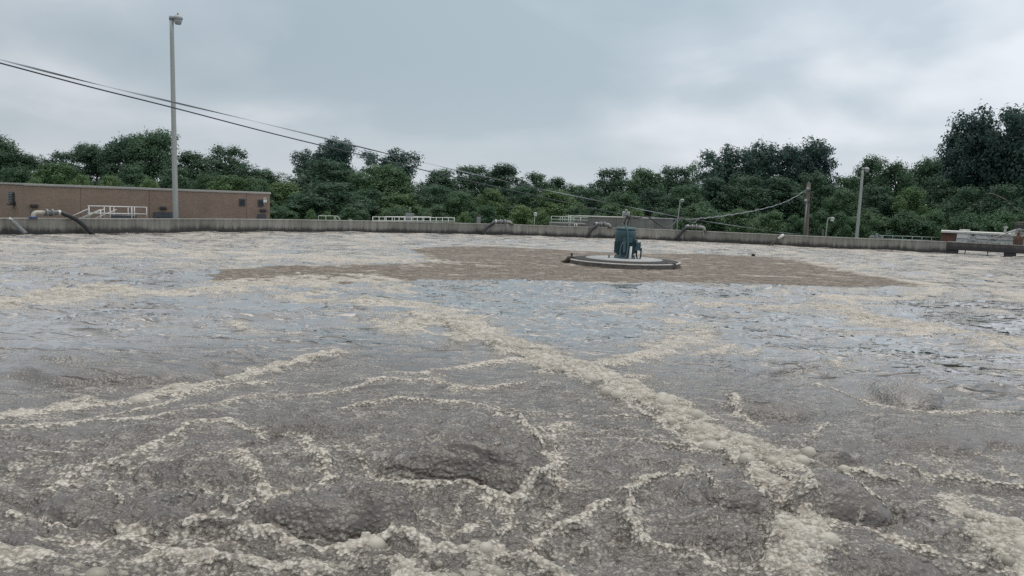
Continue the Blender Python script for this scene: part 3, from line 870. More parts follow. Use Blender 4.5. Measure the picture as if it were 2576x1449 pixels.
    # relief: ripples everywhere, bubbles where there is froth
    rip = M2('ADD', M2('MULTIPLY', noise(2.6, 4.0, .6, (.5, 1.2, 1)), mr(attr('far'), 0, 1, .013, .036)), M2('MULTIPLY', M2('MULTIPLY', noise(12.0, 3.0, .6, (.6, 1.4, 1)), .018), mr(froth_0, .0, .6, .22, 1)))
    # short steep wavelets
    def wavelets(sc_, st_, wid, amp, thr, msc):
        q = noise(sc_, 2.0, .5, st_)
        rd = mr(M2('ABSOLUTE', M2('SUBTRACT', q, .5), 0.0), 0.0, wid, 1, 0)
        return M2('MULTIPLY', M2('MULTIPLY', rd, mr(noise(msc, 3.0, .6, (.6, 1.2, 1)), thr, thr + .14, 0, 1)), amp)
    wv = M2('ADD', wavelets(1.0, (.65, 1.5, 1), .10, .115, .47, .7), wavelets(2.0, (.7, 1.6, 1), .10, .055, .45, 1.3))
    rip = M2('ADD', rip, M2('MULTIPLY', wv, mr(attr('near'), .3, 1.0, 1, .35)))
    cover = M2('MAXIMUM', M2('MAXIMUM', f_foam_, M2('MULTIPLY', f_mat_, .8)), M2('MULTIPLY', f_fr, .75))
    bub = M2('MULTIPLY', M2('ADD', M2('MULTIPLY', M2('SUBTRACT', 1.0, vd), .016), M2('ADD', M2('MULTIPLY', fine, .038), M2('MULTIPLY', grit, .002))), cover)
    h = M2('ADD', rip, M2('ADD', bub, M2('MULTIPLY', f_foam_, .014)))
    bp = N(n, 'ShaderNodeBump', i_Strength=.9, i_Distance=1.0)
    l.new(h, bp.inputs['Height']); l.new(bp.outputs[0], b.inputs['Normal']); l.new(bp.outputs[0], b.inputs['Coat Normal'])
    return m
me.materials.append(water_material())

# ---------------------------------------------------------------- bubbles of the froth (nobody could count them)
def bubble_material():
    m, n, l, b = newmat('froth_bubble')
    geo = N(n, 'ShaderNodeNewGeometry')
    no = N(n, 'ShaderNodeTexNoise', i_Scale=2.0, i_Detail=4.0); l.new(geo.outputs['Position'], no.inputs['Vector'])
    fi = N(n, 'ShaderNodeTexNoise', i_Scale=90.0, i_Detail=2.0); l.new(geo.outputs['Position'], fi.inputs['Vector'])
    rp = N(n, 'ShaderNodeValToRGB'); e_ = rp.color_ramp.elements
    e_[0].position = .3; e_[0].color = (.36, .325, .268, 1); e_[1].position = .7; e_[1].color = (.54, .500, .430, 1)
    l.new(no.outputs[0], rp.inputs[0]); l.new(rp.outputs[0], b.inputs['Base Color'])
    b.inputs['Roughness'].default_value = .42
    bp = N(n, 'ShaderNodeBump', i_Strength=.35, i_Distance=.004); l.new(fi.outputs[0], bp.inputs['Height']); l.new(bp.outputs[0], b.inputs['Normal'])
    return m
bubble_material()
rng = np.random.default_rng(5)
def dome(seg, rings):
    vs = [(0, 0, 1)]; fs = []
    for i in range(1, rings + 1):
        a = (math.pi * .58) * i / rings
        for k in range(seg):
            t = 2 * math.pi * (k + .5 * (i % 2)) / seg
            vs.append((math.sin(a) * math.cos(t), math.sin(a) * math.sin(t), math.cos(a)))
    for k in range(seg): fs.append((0, 1 + k, 1 + (k + 1) % seg))
    for i in range(rings - 1):
        b0, b1 = 1 + i * seg, 1 + (i + 1) * seg
        for k in range(seg):
            k2 = (k + 1) % seg
            if i % 2 == 0: fs += [(b0 + k, b1 + k, b0 + k2), (b0 + k2, b1 + k, b1 + k2)]
            else: fs += [(b0 + k, b1 + k, b1 + k2), (b0 + k, b1 + k2, b0 + k2)]
    return np.array(vs, np.float32), np.array(fs, np.int32)
def bubbles(name, pos, rad, seg, rings):
    V, F = dome(seg, rings)
    n = len(pos)
    sq = rng.uniform(.62, .95, n)[:, None]
    P = np.empty((n, len(V), 3), np.float32)
    P[:, :, 0] = pos[:, None, 0] + V[None, :, 0] * rad[:, None]
    P[:, :, 1] = pos[:, None, 1] + V[None, :, 1] * rad[:, None]
    P[:, :, 2] = pos[:, None, 2] + V[None, :, 2] * rad[:, None] * sq
    fc = (F[None] + (np.arange(n) * len(V))[:, None, None]).reshape(-1, 3).astype(np.int32)
    me = bpy.data.meshes.new(name)
    me.vertices.add(n * len(V)); me.vertices.foreach_set('co', P.ravel())
    me.loops.add(fc.size); me.loops.foreach_set('vertex_index', fc.ravel())
    me.polygons.add(len(fc)); me.polygons.foreach_set('loop_start', np.arange(0, fc.size, 3, dtype=np.int32))
    me.polygons.foreach_set('use_smooth', np.ones(len(fc), bool))
    me.update(calc_edges=True); me.materials.append(MATS['froth_bubble'])
    o = bpy.data.objects.new(name, me); COL.objects.link(o)
    return tag(o, kind='stuff')
NCAND = 420000
ca = rng.uniform(R(-42), R(42), NCAND)
cs = rng.uniform(1 / math.sqrt(26.0), 1 / math.sqrt(3.4), NCAND)
cr_ = cs ** -2
cx, cy = cr_ * np.sin(ca), cr_ * np.cos(ca)
bz, bf, bt, bm_, _, _ = field(cx, cy)
keep = rng.uniform(0, 1, NCAND) < np.clip((bt - .30) * 1.5, 0, 1) ** 1.4 * .42 + (bm_ > .8) * (bf > .2) * .04
cx, cy, cz, ct, crr = cx[keep], cy[keep], bz[keep], bt[keep], cr_[keep]
rad = np.exp(rng.normal(math.log(.0115), .68, len(cx))) * (.75 + .35 * np.clip(ct, 0, 1.1)) * np.clip(crr / 6.5, .9, 2.0)
rad = np.clip(rad, .009, .09)
big = rad > .045
print('bubbles', len(rad), big.sum())
bubbles('froth_bubbles', np.stack([cx, cy, cz - rad * .42], 1)[~big], rad[~big], 7, 2)
bubbles('large_froth_bubbles', np.stack([cx, cy, cz - rad * .48], 1)[big], rad[big], 14, 5)
# a few very big domes in the thickest rafts
BIG = [(1190,1438,.13),(1255,1432,.10),(1305,1436,.12),(1140,1440,.09),(1090,1428,.08),(1225,1418,.06),(240,1414,.15),(300,1425,.09),(370,1418,.08),
       (2018,1318,.12),(2030,1372,.13),(2075,1376,.10),(2055,1345,.07),(1990,1395,.06),(2395,1305,.10),(2440,1290,.09),(2505,1322,.10),(2462,1345,.09),(2540,1400,.09),(2350,1290,.06),
       (1842,1100,.11),(1870,1140,.10),(1800,1075,.08),(1760,1085,.07),(1735,1060,.07),(1900,1125,.07),(1705,1030,.07),(1550,945,.09),(1575,965,.08),(1560,930,.06),
       (1310,862,.09),(1240,848,.10),(1265,842,.08),(1365,880,.09),(1415,885,.08),(1130,815,.12),(1110,808,.10),(1160,835,.09),(1880,1105,.05),(1925,1150,.05),(830,1415,.07),(700,1400,.06)]
bp_, br_ = [], []
for (u, v, r_) in BIG:
    p = atz(u, v, .05); bp_.append((p.x, p.y)); br_.append(r_ * .50)
    for _k in range(5):
        a_ = rng.uniform(0, 6.28); d_ = r_ * rng.uniform(.7, 1.5)
        bp_.append((p.x + d_ * math.cos(a_), p.y + d_ * math.sin(a_))); br_.append(r_ * rng.uniform(.18, .38))
bp_ = np.array(bp_); br_ = np.array(br_)
zz = field(bp_[:, 0], bp_[:, 1])[0]
db = bubbles('dome_bubbles', np.stack([bp_[:, 0], bp_[:, 1], zz - br_ * .5], 1), br_, 20, 8)
plain('thin_film', (.30, .275, .225), .22, 0, .12, 40.0, .25, bscale=120.0); db.data.materials.clear(); db.data.materials.append(MATS['thin_film'])

# ---------------------------------------------------------------- concrete tank wall, poured in panels
WTH = .30
dense = spline([(p.x, p.y, 0) for p in WALL], 8)
def offs(path, d):
    out = []
    for i, p in enumerate(path):
        t = (path[min(i + 1, len(path) - 1)] - path[max(i - 1, 0)]).normalized()
        nrm = Vector((-t.y, t.x, 0))        # points away from the camera side
        out.append(p + nrm * d)
    return out
outer = offs(dense, WTH)
capi = offs(dense, -.025); capo = offs(dense, WTH + .025)
wall = empty('tank_wall', (dense[60].x, dense[60].y, 0), 'long curved grey concrete wall round the far side of the foaming tank', 'wall')
cuts = [0, 16, 24, 33, 40, 48, 56, 64, 72, 80, 88, 96, 104]
for a, b in zip(cuts[:-1], cuts[1:]):
    b = min(b, len(dense) - 1)
    poly = dense[a:b + 1] + list(reversed(outer[a:b + 1]))
    # pull the ends in by a few millimetres: the joint between two pours
    d0 = (dense[a + 1] - dense[a]).normalized() * .006; d1 = (dense[b - 1] - dense[b]).normalized() * .006
    poly = [Vector(p) for p in poly]; n_ = b - a + 1
    poly[0] += d0; poly[2 * n_ - 1] += d0; poly[n_ - 1] += d1; poly[n_] += d1
    MB().prism(poly, -1.4, WALL_H - .05).build('wall_panel', MATS['concrete'], wall)
    poly = [Vector(p) for p in capi[a:b + 1] + list(reversed(capo[a:b + 1]))]
    poly[0] += d0; poly[2 * n_ - 1] += d0; poly[n_ - 1] += d1; poly[n_] += d1
    MB().prism(poly, WALL_H - .05, WALL_H).build('wall_coping', MATS['concrete_pale'], wall)

# channel bridge at the right: beam on piers, open to the water behind
bd = (BR1 - BR0).normalized(); bn = Vector((-bd.y, bd.x)); blen = (BR1 - BR0).length
br = empty('channel_bridge', (BR0.x, BR0.y, 0), 'dark wet concrete beam on piers over the channel opening at right', 'bridge')
def bpt(s_, d, z): return Vector((BR0.x + bd.x * s_ + bn.x * d, BR0.y + bd.y * s_ + bn.y * d, z))
brz = math.atan2(bd.y, bd.x)
MB().box(bpt(blen / 2 + .01, .35, .46), (blen, .70, .45), brz).build('beam', MATS['concrete_wet'], br, bevel=.03)
MB().box(bpt(blen / 2 + .01, .35, .715), (blen, .78, .06), brz).build('deck_edge', MATS['concrete_dry'], br, bevel=.01)
for s_ in (.35, 3.35, 7.2):
    MB().box(bpt(s_, .35, -.42), (.62, .55, 1.32), brz).build('pier', MATS['concrete_wet'], br, bevel=.03)
for s_ in (1.0, 2.2):
    MB().tube([bpt(s_, .66, -.2), bpt(s_ + .02, .68, .24)], .03, 6).build('stub_pipe', MATS['steel_dark'], br)
# haunch that rounds the wall into the beam
hp = []
MB().add([bpt(-1.2, -.012, WALL_H - .06), bpt(.05, -.012, WALL_H - .06), bpt(.05, -.012, -.4), bpt(-.15, -.012, -.4), bpt(-.45, -.012, .25), bpt(-.8, -.012, .52),
          bpt(-1.2, .05, WALL_H - .06), bpt(.05, .05, WALL_H - .06), bpt(.05, .05, -.4), bpt(-.15, .05, -.4), bpt(-.45, .05, .25), bpt(-.8, .05, .52)],
         [(0, 1, 2, 3, 4, 5), (11, 10, 9, 8, 7, 6), (0, 6, 7, 1), (1, 7, 8, 2), (2, 8, 9, 3), (3, 9, 10, 4), (4, 10, 11, 5), (5, 11, 6, 0)]).build('haunch', MATS['concrete_wet'], br)
# channel wall behind the bridge
cw = empty('channel_wall', (BR0.x + 8, BR0.y + 9, 0), 'low concrete wall at the back of the channel behind the bridge', 'wall')
MB().box((BR0.x + 9, BR0.y + 9.8, -.35), (19, .3, 1.3), R(-2)).build('wall_panel', MATS['concrete_wet'], cw)
MB().box((BR0.x - .1, BR0.y + 4.8, -.35), (.3, 9.2, 1.3), R(0)).build('wall_panel', MATS['concrete_wet'], cw)

# ================================================================ things
M_ = MATS
def wall_near(u):
    """point on the wall's inner line under picture column u, and the wall's direction there"""
    best = None
    for a, b in zip(WALL[:-1], WALL[1:]):
        d = ray(u, 590)
        ex, ey = b.x - a.x, b.y - a.y
        det = d.x * (-ey) - d.y * (-ex)
        t = (a.x * (-ey) - a.y * (-ex)) / det
        s_ = (d.x * a.y - d.y * a.x) / det
        if -0.001 <= s_ <= 1.001 and t > 0:
            return Vector((d.x * t, d.y * t)), Vector((ex, ey)).normalized()
    return best

# ---------------------------------------------------------------- brick building at the left
C0 = aty(66, 520, 40.0); C1 = aty(679, 520, 46.0)
A = Vector((C0.x, C0.y)); B = Vector((C1.x, C1.y))
fdir = (B - A).normalized(); fnrm = Vector((fdir.y, -fdir.x))       # faces the tank
frz = math.atan2(fdir.y, fdir.x); flen = (B - A).length
ROOF = 2.30
bld = empty('brick_building', (A.x, A.y, GZ), 'long low tan brick building with flat roof behind the tank wall at left', 'building', rz=frz)
def fp(s_, d, z): return Vector((A.x + fdir.x * s_ + fnrm.x * d, A.y + fdir.y * s_ + fnrm.y * d, z))
def fhit(u, v):
    p = atplane(u, v, A, B); q = Vector((p.x, p.y)) - A
    return q.dot(fdir), p.z
hgt = ROOF - GZ
def slab(s0_, s1_, d0, d1, z0, z1):
    return MB().box(fp((s0_ + s1_) / 2, (d0 + d1) / 2, (z0 + z1) / 2), (abs(s1_ - s0_), abs(d1 - d0), abs(z1 - z0)), frz)
slab(0, flen, -9, 0, GZ, ROOF - .12).build('wall', M_['tan_brick'], bld)
for k in range(1, 4):                                                   # expansion joints in the brick
    s_ = flen * (.2, .47, .89)[k - 1]
    slab(s_, s_ + .02, -.01, .004, GZ, ROOF - .125).build('expansion_joint', M_['red_brick_far'], bld)
rf = slab(-.05, flen + .05, -9.1, .06, ROOF - .12, ROOF - .03).build('roof', M_['coping_metal'], bld, bevel=.01)
slab(-.05, flen + .05, .02, .05, ROOF - .15, ROOF - .122).build('gutter_trim', M_['coping_metal'], rf)
# angled wing running off the left edge
wdir = (Vector((-.80, .60))).normalized(); wrz = math.atan2(wdir.y, wdir.x); wn_ = Vector((-wdir.y, wdir.x)) * -1
def wp(s_, d, z):
    nn = Vector((-wdir.y, wdir.x)); return Vector((A.x + wdir.x * s_ + nn.x * d, A.y + wdir.y * s_ + nn.y * d, z))
wing = empty('brick_wing', (A.x, A.y, GZ), 'tan brick end wall angling away at the far left edge with louvre and hood lamp', 'building', rz=wrz)
MB().box(wp(6.0, -3.0, (GZ + ROOF - .12) / 2), (11.96, 5.98, ROOF - .12 - GZ), wrz).build('wall', M_['tan_brick'], wing)
MB().box(wp(6.0, -2.97, ROOF - .075), (12.05, 6.03, .09), wrz).build('roof', M_['coping_metal'], wing, bevel=.01)
def whit(u, v):
    p = atplane(u, v, A, A + wdir); return (Vector((p.x, p.y)) - A).dot(wdir), p.z
def louvre(root, pt, rz, c, z, w, h):
    f = MB().box(pt(c, .03, z), (w + .08, .05, h + .08), rz).build('louvre_frame', M_['door_grey'], root)
    MB().box(pt(c, .058, z), (w, .012, h), rz).build('backing', M_['dark_glass'], f)
    for i in range(5):
        MB().box(pt(c, .085, z - h / 2 + h * (i + .5) / 5), (w, .015, h / 7), rot=Matrix.Rotation(rz, 3, 'Z') @ Matrix.Rotation(R(35), 3, 'X')).build('slat', M_['door_grey'], f)
s_, z = whit(30, 496); louvre(wing, lambda a, b, c: wp(a, b, c), wrz, s_, z, .58, .46)
s_, z = whit(35, 512)
MB().add([wp(s_ - .2, .0, z + .1), wp(s_ + .2, .0, z + .1), wp(s_ + .2, .28, z - .02), wp(s_ - .2, .28, z - .02), wp(s_ - .2, .0, z - .03), wp(s_ + .2, .0, z - .03), wp(s_ + .2, .28, z - .1), wp(s_ - .2, .28, z - .1)],
         [(0, 1, 2, 3), (7, 6, 5, 4), (0, 4, 5, 1), (1, 5, 6, 2), (2, 6, 7, 3), (3, 7, 4, 0)]).build('hood_lamp', M_['dark_fixture'], wing)
fpp = lambda a, b, c: fp(a, b, c)
for (u, v, w, h) in ((609, 509, .26, .34), (656, 511, .24, .34)):
    s_, z = fhit(u, v); louvre(bld, fpp, frz, s_, z, w, h)
for (u, v) in ((85.5, 518), (410, 523.5), (661, 529.5)):                   # wall packs
    s_, z = fhit(u, v)
    lb = MB().box(fp(s_, .10, z), (.36, .16, .17), frz).build('wall_light', M_['dark_fixture'], bld, bevel=.05)
    MB().box(fp(s_, .165, z - .03), (.26, .02, .07), frz).build('lens', M_['dark_glass'], lb)
def door(u0, u1, vtop, panes):
    s0_, zt = fhit(u0, vtop); s1_, _ = fhit(u1, vtop)
    fr = slab(s0_, s1_, .004, .05, GZ, zt).build('door_frame', M_['door_grey'], bld)
    n_ = panes; w = (s1_ - s0_ - .1) / n_
    for i in range(n_):
        a = s0_ + .05 + i * w
        d = slab(a + .01, a + w - .01, .052, .085, GZ + .02, zt - .06).build('door', M_['door_grey'], bld)
        slab(a + w * .2, a + w * .78, .087, .097, zt - .95, zt - .30).build('pane', M_['dark_glass'], d)
        hx = a + (w * .9 if i == 0 else w * .1)
        MB().tube([fp(hx, .10, zt - 1.2), fp(hx, .14, zt - 1.15), fp(hx, .14, zt - 1.0), fp(hx, .10, zt - .95)], .012, 6).build('handle', M_['steel_clamp'], d)
door(385, 435, 533.2, 2); door(647, 669, 538.5, 1)
s_, z = fhit(666, 506)
mt = MB().box(fp(s_, .06, z), (.20, .12, .16), frz).build('junction_box', M_['white_paint'], bld, bevel=.01)
MB().tube([fp(s_ - .05, .06, z + .09), fp(s_ - .05, .06, z + .22)], .02, 6).tube([fp(s_ + .05, .06, z + .09), fp(s_ + .05, .06, z + .22)], .02, 6).tube([fp(s_ - .04, .06, z - .08), fp(s_ - .04, .06, z - .2)], .02, 6).build('conduit', M_['white_paint'], mt, kind='stuff')
s_, z = fhit(670, 533); MB().tube([fp(s_, .05, z), fp(s_ + .55, .05, z)], .015, 6).build('conduit', M_['galvanised'], bld)

# ---------------------------------------------------------------- lamp posts
def luminaire(root, c, sc, glass='lamp_glass', body='pole_paint', side=1):
    c = Vector(c)
    h = MB().lathe(c, [(.02 * sc, .19 * sc), (.16 * sc, .17 * sc), (.27 * sc, .07 * sc), (.31 * sc, .03 * sc), (.31 * sc, -.10 * sc), (.27 * sc, -.12 * sc)], 20).build('lamp_housing', M_[body], root)
    MB().lathe(c, [(.27 * sc, -.121 * sc), (.245 * sc, -.25 * sc), (.20 * sc, -.40 * sc), (.16 * sc, -.43 * sc), (.02 * sc, -.44 * sc)], 20).build('lamp_lens', M_[glass], root)
    MB().lathe(c, [(.045 * sc, .18 * sc), (.045 * sc, .29 * sc), (.03 * sc, .31 * sc)], 10).build('photocell', M_['dark_fixture'], h)
def lamp_post(u_top, v_top, u_bot, v_bot, Y, rad0, rad1, lamp_sc, lamp_px, label, z_base=GZ, glass='lamp_glass', group='lamp posts'):
    top = aty(u_top, v_top, Y); bot = aty(u_bot, v_bot, Y)
    d = (top - bot) / (top.z - bot.z)
    base = bot + d * (z_base - bot.z)
    root = empty('lamp_post', base, label, 'lamp post', group)
    n_ = 14
    pts = [base + (top - base) * (i / n_) for i in range(n_ + 1)]
    MB().tube(pts, [rad0 + (rad1 - rad0) * i / n_ for i in range(n_ + 1)], 14).build('pole', M_['pole_paint'], root)
    MB().lathe(base, [(rad0 * 1.9, 0), (rad0 * 1.9, .03), (rad0 * 1.2, .05)], 16).build('base_plate', M_['galvanised'], root)
    lc = aty(lamp_px[0], lamp_px[1], Y)
    MB().lathe(top, [(rad1 * 1.25, -.22 * lamp_sc), (rad1 * 1.25, .0), (rad1 * .8, .04)], 12).build('pole_cap', M_['galvanised'], root)
    MB().tube([top + Vector((0, 0, -.1 * lamp_sc)), Vector((lc.x, lc.y, top.z - .1 * lamp_sc))], .05 * lamp_sc, 8).build('bracket', M_['galvanised'], root)
    luminaire(root, (lc.x, lc.y, top.z - .06 * lamp_sc), lamp_sc, glass)
    return root
lamp_post(431.5, 42, 442, 548, 41.6, .152, .100, .78, (447.5, 50), 'tall tapered grey lamp post in front of the brick building')
lamp_post(2171, 423, 2155.5, 591, 58.0, .135, .085, .62, (2180, 427), 'tall leaning pale lamp post right of the wooden utility pole')
def small_lamp(pts_px, lamp_px, Y, rad, lamp_sc, label, glass):
    pts = [aty(u, v, Y) for u, v in pts_px]
    base = Vector((pts[0].x, Y, GZ))
    root = empty('lamp_post', base, label, 'lamp post', 'lamp posts')
    MB().tube([base] + pts, rad, 8).build('pole', M_['pole_paint'], root)
    lc = aty(lamp_px[0], lamp_px[1], Y)
    luminaire(root, lc, lamp_sc, glass)
    return root
small_lamp([(2077.5, 591), (2081, 560), (2082.5, 552), (2085, 548.5), (2089, 548)], (2094, 549.5), 66, .045, .62, 'short gooseneck lamp with bright white globe beside the wooden utility pole', 'lamp_white')
small_lamp([(1702, 583), (1706, 545), (1711, 505), (1711.8, 502)], (1716.5, 503), 64, .04, .5, 'thin leaning lamp pole at the right end of the concrete block', 'lamp_glass')
small_lamp([(1344, 562), (1345, 545)], (1347, 537), 70, .04, .62, 'low lamp with white globe left of the concrete block', 'lamp_white')

# ---------------------------------------------------------------- utility pole
Yp = 56.0
pt_, pb_ = aty(2034.5, 463, Yp), aty(2027, 589, Yp)
dd = (pt_ - pb_) / (pt_.z - pb_.z); base = pb_ + dd * (GZ - pb_.z)
up_ = empty('utility_pole', base, 'weathered brown wooden utility pole carrying the power cable behind the wall', 'utility pole')
MB().tube([base + (pt_ - base) * (i / 10) for i in range(11)], [.20 - .07 * i / 10 for i in range(11)], 12).build('shaft', M_['wood_grey'], up_)
MB().lathe(pt_, [(.13, 0), (.13, .03), (.05, .14), (.02, .16)], 10).build('pole_top', M_['wood_grey'], up_)
def pp(u, v, dy=-.25): return aty(u, v, Yp + dy)
MB().tube([pp(2022.5, 591), pp(2027, 540), pp(2029.5, 508)], .05, 8).build('conduit', M_['conduit'], up_)
MB().lathe(pp(2027, 506), [(.10, -.08), (.12, 0), (.10, .12), (.04, .16)], 10).build('weatherhead', M_['conduit'], up_)
MB().tube(spline([pp(2033, 476), pp(2039, 482), pp(2043, 492), pp(2042, 502), pp(2037, 507), pp(2026, 507.5)], 5), .035, 6).build('drip_loop', M_['cable_dark'], up_)
MB().lathe(pp(2032, 475), [(.07, -.12), (.10, -.05), (.10, .05), (.05, .1)], 10).build('insulator', M_['galvanised'], up_)
MB().tube(spline([pp(2026, 508), pp(2025, 518), pp(2031, 516), pp(2034, 508)], 4), .025, 6).build('drip_loop', M_['cable_dark'], up_)

# ---------------------------------------------------------------- discharge pipes with hoses over the wall
def hose_pipe(base_u, pipe_v, flange_u, coup_u, hose_px, prad, hrad, label, pipe_mat, base_mat, inset=.45, over=.12):
    p, t = wall_near(base_u)
    nrm = Vector((-t.y, t.x))
    base = Vector((p.x + nrm.x * over, p.y + nrm.y * over))
    P2 = base + t
    b3 = Vector((base.x, base.y, WALL_H))
    root = empty('discharge_pipe', b3, label, 'pipe', 'discharge pipes along the tank wall')
    def on(u, v): return atplane(u, v, base, P2)
    zc_ = on(base_u, pipe_v).z
    f0 = on(flange_u, pipe_v); f1 = on(coup_u, pipe_v)
    f0.z = f1.z = zc_
    sgn = (f1 - Vector((base.x, base.y, zc_))).normalized()
    rr_ = prad * 2.0
    el = arc((base.x, base.y, zc_ - rr_), (base.x, base.y, zc_), Vector((base.x, base.y, zc_)) + sgn * rr_, 8)
    MB().tube([Vector((base.x, base.y, WALL_H - .02))] + el + [f0], prad, 14).build('elbow_pipe', M_[pipe_mat], root)
    MB().lathe(b3, [(prad * 1.75, -.01), (prad * 1.75, .06), (prad * 1.2, .07)], 16).build('base_flange', M_[base_mat], root)
    for q, w in ((f0, .05), (f1, .05)):
        fl = MB().lathe(q, [(prad * 1.2, -w), (prad * 1.75, -w), (prad * 1.75, w), (prad * 1.2, w)], 16, axis=sgn).build('flange', M_['steel_clamp'], root)
        x = Vector((0, 0, 1)); y = sgn.cross(x)
        for k in range(6):
            a = k * math.pi / 3 + .3
            c = q + x * (prad * 1.5 * math.cos(a)) + y * (prad * 1.5 * math.sin(a))
            MB().tube([c - sgn * (w + .04), c + sgn * (w + .04)], .014, 6).build('bolt', M_['steel_dark'], fl)
    MB().tube([f0, f1 + sgn * .25], prad * 1.12, 14).build('coupling', M_['steel_clamp'], root)
    start = f1 + sgn * .22
    path = [start, start + sgn * .2] + []
    n_ = len(hose_px)
    for i, (u, v) in enumerate(hose_px):
        k = inset * min(1, (i + 1) / n_ * 1.3)
        off = base - nrm * (k + over)
        path.append(atplane(u, v, off, off + t))
    path = spline(path, 7)
    path[-1].z = -.15
    hs = MB().tube(path, hrad, 14).build('hose', M_['rubber'], root)
    for k in (2, 4):
        c = path[k]; ax = (path[k + 1] - path[k - 1]).normalized()
        MB().lathe(c, [(hrad * .9, -.025), (hrad * 1.12, -.025), (hrad * 1.12, .025), (hrad * .9, .025)], 14, axis=ax).build('hose_clamp', M_['white_paint'], hs)
    return root
r0 = hose_pipe(88, 534.5, 117, 131, [(165, 540), (190, 551), (212, 568), (226, 582), (236, 594)], .095, .10, 'large beige pipe with black hose arching into the tank in front of the brick building', 'pipe_beige', 'blue_paint')
MB().tube([r0.location + Vector((-.12, .02, .06)), r0.location + Vector((-.1, .02, .42))], .02, 6).build('lever', M_['steel_dark'], r0)
MB().tube([r0.location + Vector((-.12, .02, .06)), r0.location + Vector((.02, .02, .38))], .018, 6).build('lever', M_['steel_dark'], r0)
hose_pipe(1286.5, 558.5, 1270, 1259, [(1240, 562), (1227, 571), (1217, 583), (1211, 598)], .095, .105, 'grey pipe with black hose into the tank below the white globe lamp', 'pipe_white', 'steel_dark')
hose_pipe(1534, 564.5, 1521, 1512, [(1500, 568), (1489, 577), (1481, 589), (1476, 601)], .10, .105, 'grey pipe with black hose into the tank just left of the green motor', 'pipe_white', 'steel_dark')
hose_pipe(1771, 571.5, 1752, 1742, [(1727, 573), (1716, 582), (1708, 594), (1704, 609)], .095, .105, 'grey pipe with black hose into the tank right of the green motor', 'pipe_white', 'steel_dark')
# thin drain pipes stuck to the wall's face
for (u, v0, v1, lab) in ((1768, 580, 598, 'thin pale drain pipe on the wall under the right discharge pipe'), (1276, 566, 582, 'thin pale drain pipe on the wall under the discharge pipe by the globe lamp')):
    p, t = wall_near(u); nrm = Vector((-t.y, t.x)); q = p - nrm * .06
    o = MB().tube([atplane(u, v0, q, q + t), atplane(u + 2, v1, q, q + t)], .025, 6).build('drain_pipe', M_['pipe_white']); tag(o, lab, 'pipe')
for (u, v0, v1, lab) in ((1716, 592, 606, 'short pale upright stub pipe at the waterline right of the motor'), (1219, 582, 593, 'short dark stub pipe at the waterline beside the left discharge hose')):
    p, t = wall_near(u); nrm = Vector((-t.y, t.x)); q = p - nrm * .15
    o = MB().lathe((q.x, q.y, -.1), [(.06, -.1), (.06, .30), (.08, .31), (.08, .36), (.02, .37)], 10).build('stub_pipe', M_['conduit']); tag(o, lab, 'pipe')

# ---------------------------------------------------------------- mooring springs on the wall
p, t = wall_near(24); nrm = Vector((-t.y, t.x)); q = p - nrm * .05
a0 = atplane(22, 548.5, q, q + t); q2_ = p - nrm * .55; a1 = atplane(70, 593, q2_, q2_ + t)
ms = empty('mooring_spring', a0, 'rusty coil spring mooring on the wall at far left', 'mooring')
ax = (a1 - a0)
MB().tube([a0 + ax * .0, a0 + ax * .22], .018, 6).build('rod', M_['white_paint'], ms)
x_ = ax.cross(Vector((0, 0, 1))).normalized(); y_ = x_.cross(ax).normalized()
MB().tube([a0 + y_ * .05, a0 + y_ * .05 + ax * .2], .018, 6).build('rod', M_['white_paint'], ms)
co_ = []
for i in range(15 * 16 + 1):
    k = i / (15 * 16); an = 2 * math.pi * 15 * k
    co_.append(a0 + ax * (.18 + .72 * k) + x_ * (.075 * math.cos(an)) + y_ * (.075 * math.sin(an)))
MB().tube(co_, .022, 6).build('coil', M_['conduit'], ms)
MB().tube([a0 + ax * .1, a0 + ax], .035, 8).build('core_rod', M_['steel_dark'], ms)
MB().lathe(a0 + ax * .93, [(.03, -.06), (.09, -.03), (.09, .03), (.03, .06)], 10, axis=ax).build('end_cap', M_['debris'], ms)
p, t = wall_near(1968); nrm = Vector((-t.y, t.x)); q = p - nrm * .06
b0 = atplane(1972, 590, q, q + t); q2_ = p - nrm * 1.0
b1 = atplane(1957, 600.5, q, q + t)
b2 = atplane(1925, 622, p - nrm * 2.4, p - nrm * 2.4 + t)
mr_ = empty('mooring_rope', b0, 'white sleeved mooring line trailing scum from the wall at right', 'mooring')
MB().tube([b0, b0 + (b1 - b0) * .08, b1], [.05, .09, .085], 10).build('sleeve', M_['white_paint'], mr_)
pth = spline([b1, b1 + (b2 - b1) * .35 + Vector((0, 0, -.06)), b1 + (b2 - b1) * .7 + Vector((0, 0, -.08)), b2], 8)
MB().tube(pth, [.045 + .02 * math.sin(i * 2.1) for i in range(len(pth))], 7).build('rope', M_['debris'], mr_)
for i in (5, 9, 10, 14, 17):
    c = pth[min(i, len(pth) - 1)]
    MB().tube([c, c + Vector((.01, 0, -.10)), c + Vector((.0, .01, -.12 - .02 * i % .2))], [.03, .02, .006], 5).build('hanging_scum', M_['debris'], mr_)
c = atz(1895, 642, .05)
fb = MB().lathe(c, [(.02, -.06), (.09, -.03), (.09, .04), (.03, .08)], 9).build('float_knob', M_['debris']); tag(fb, 'small dark knob floating on the water below the mooring line', 'float')

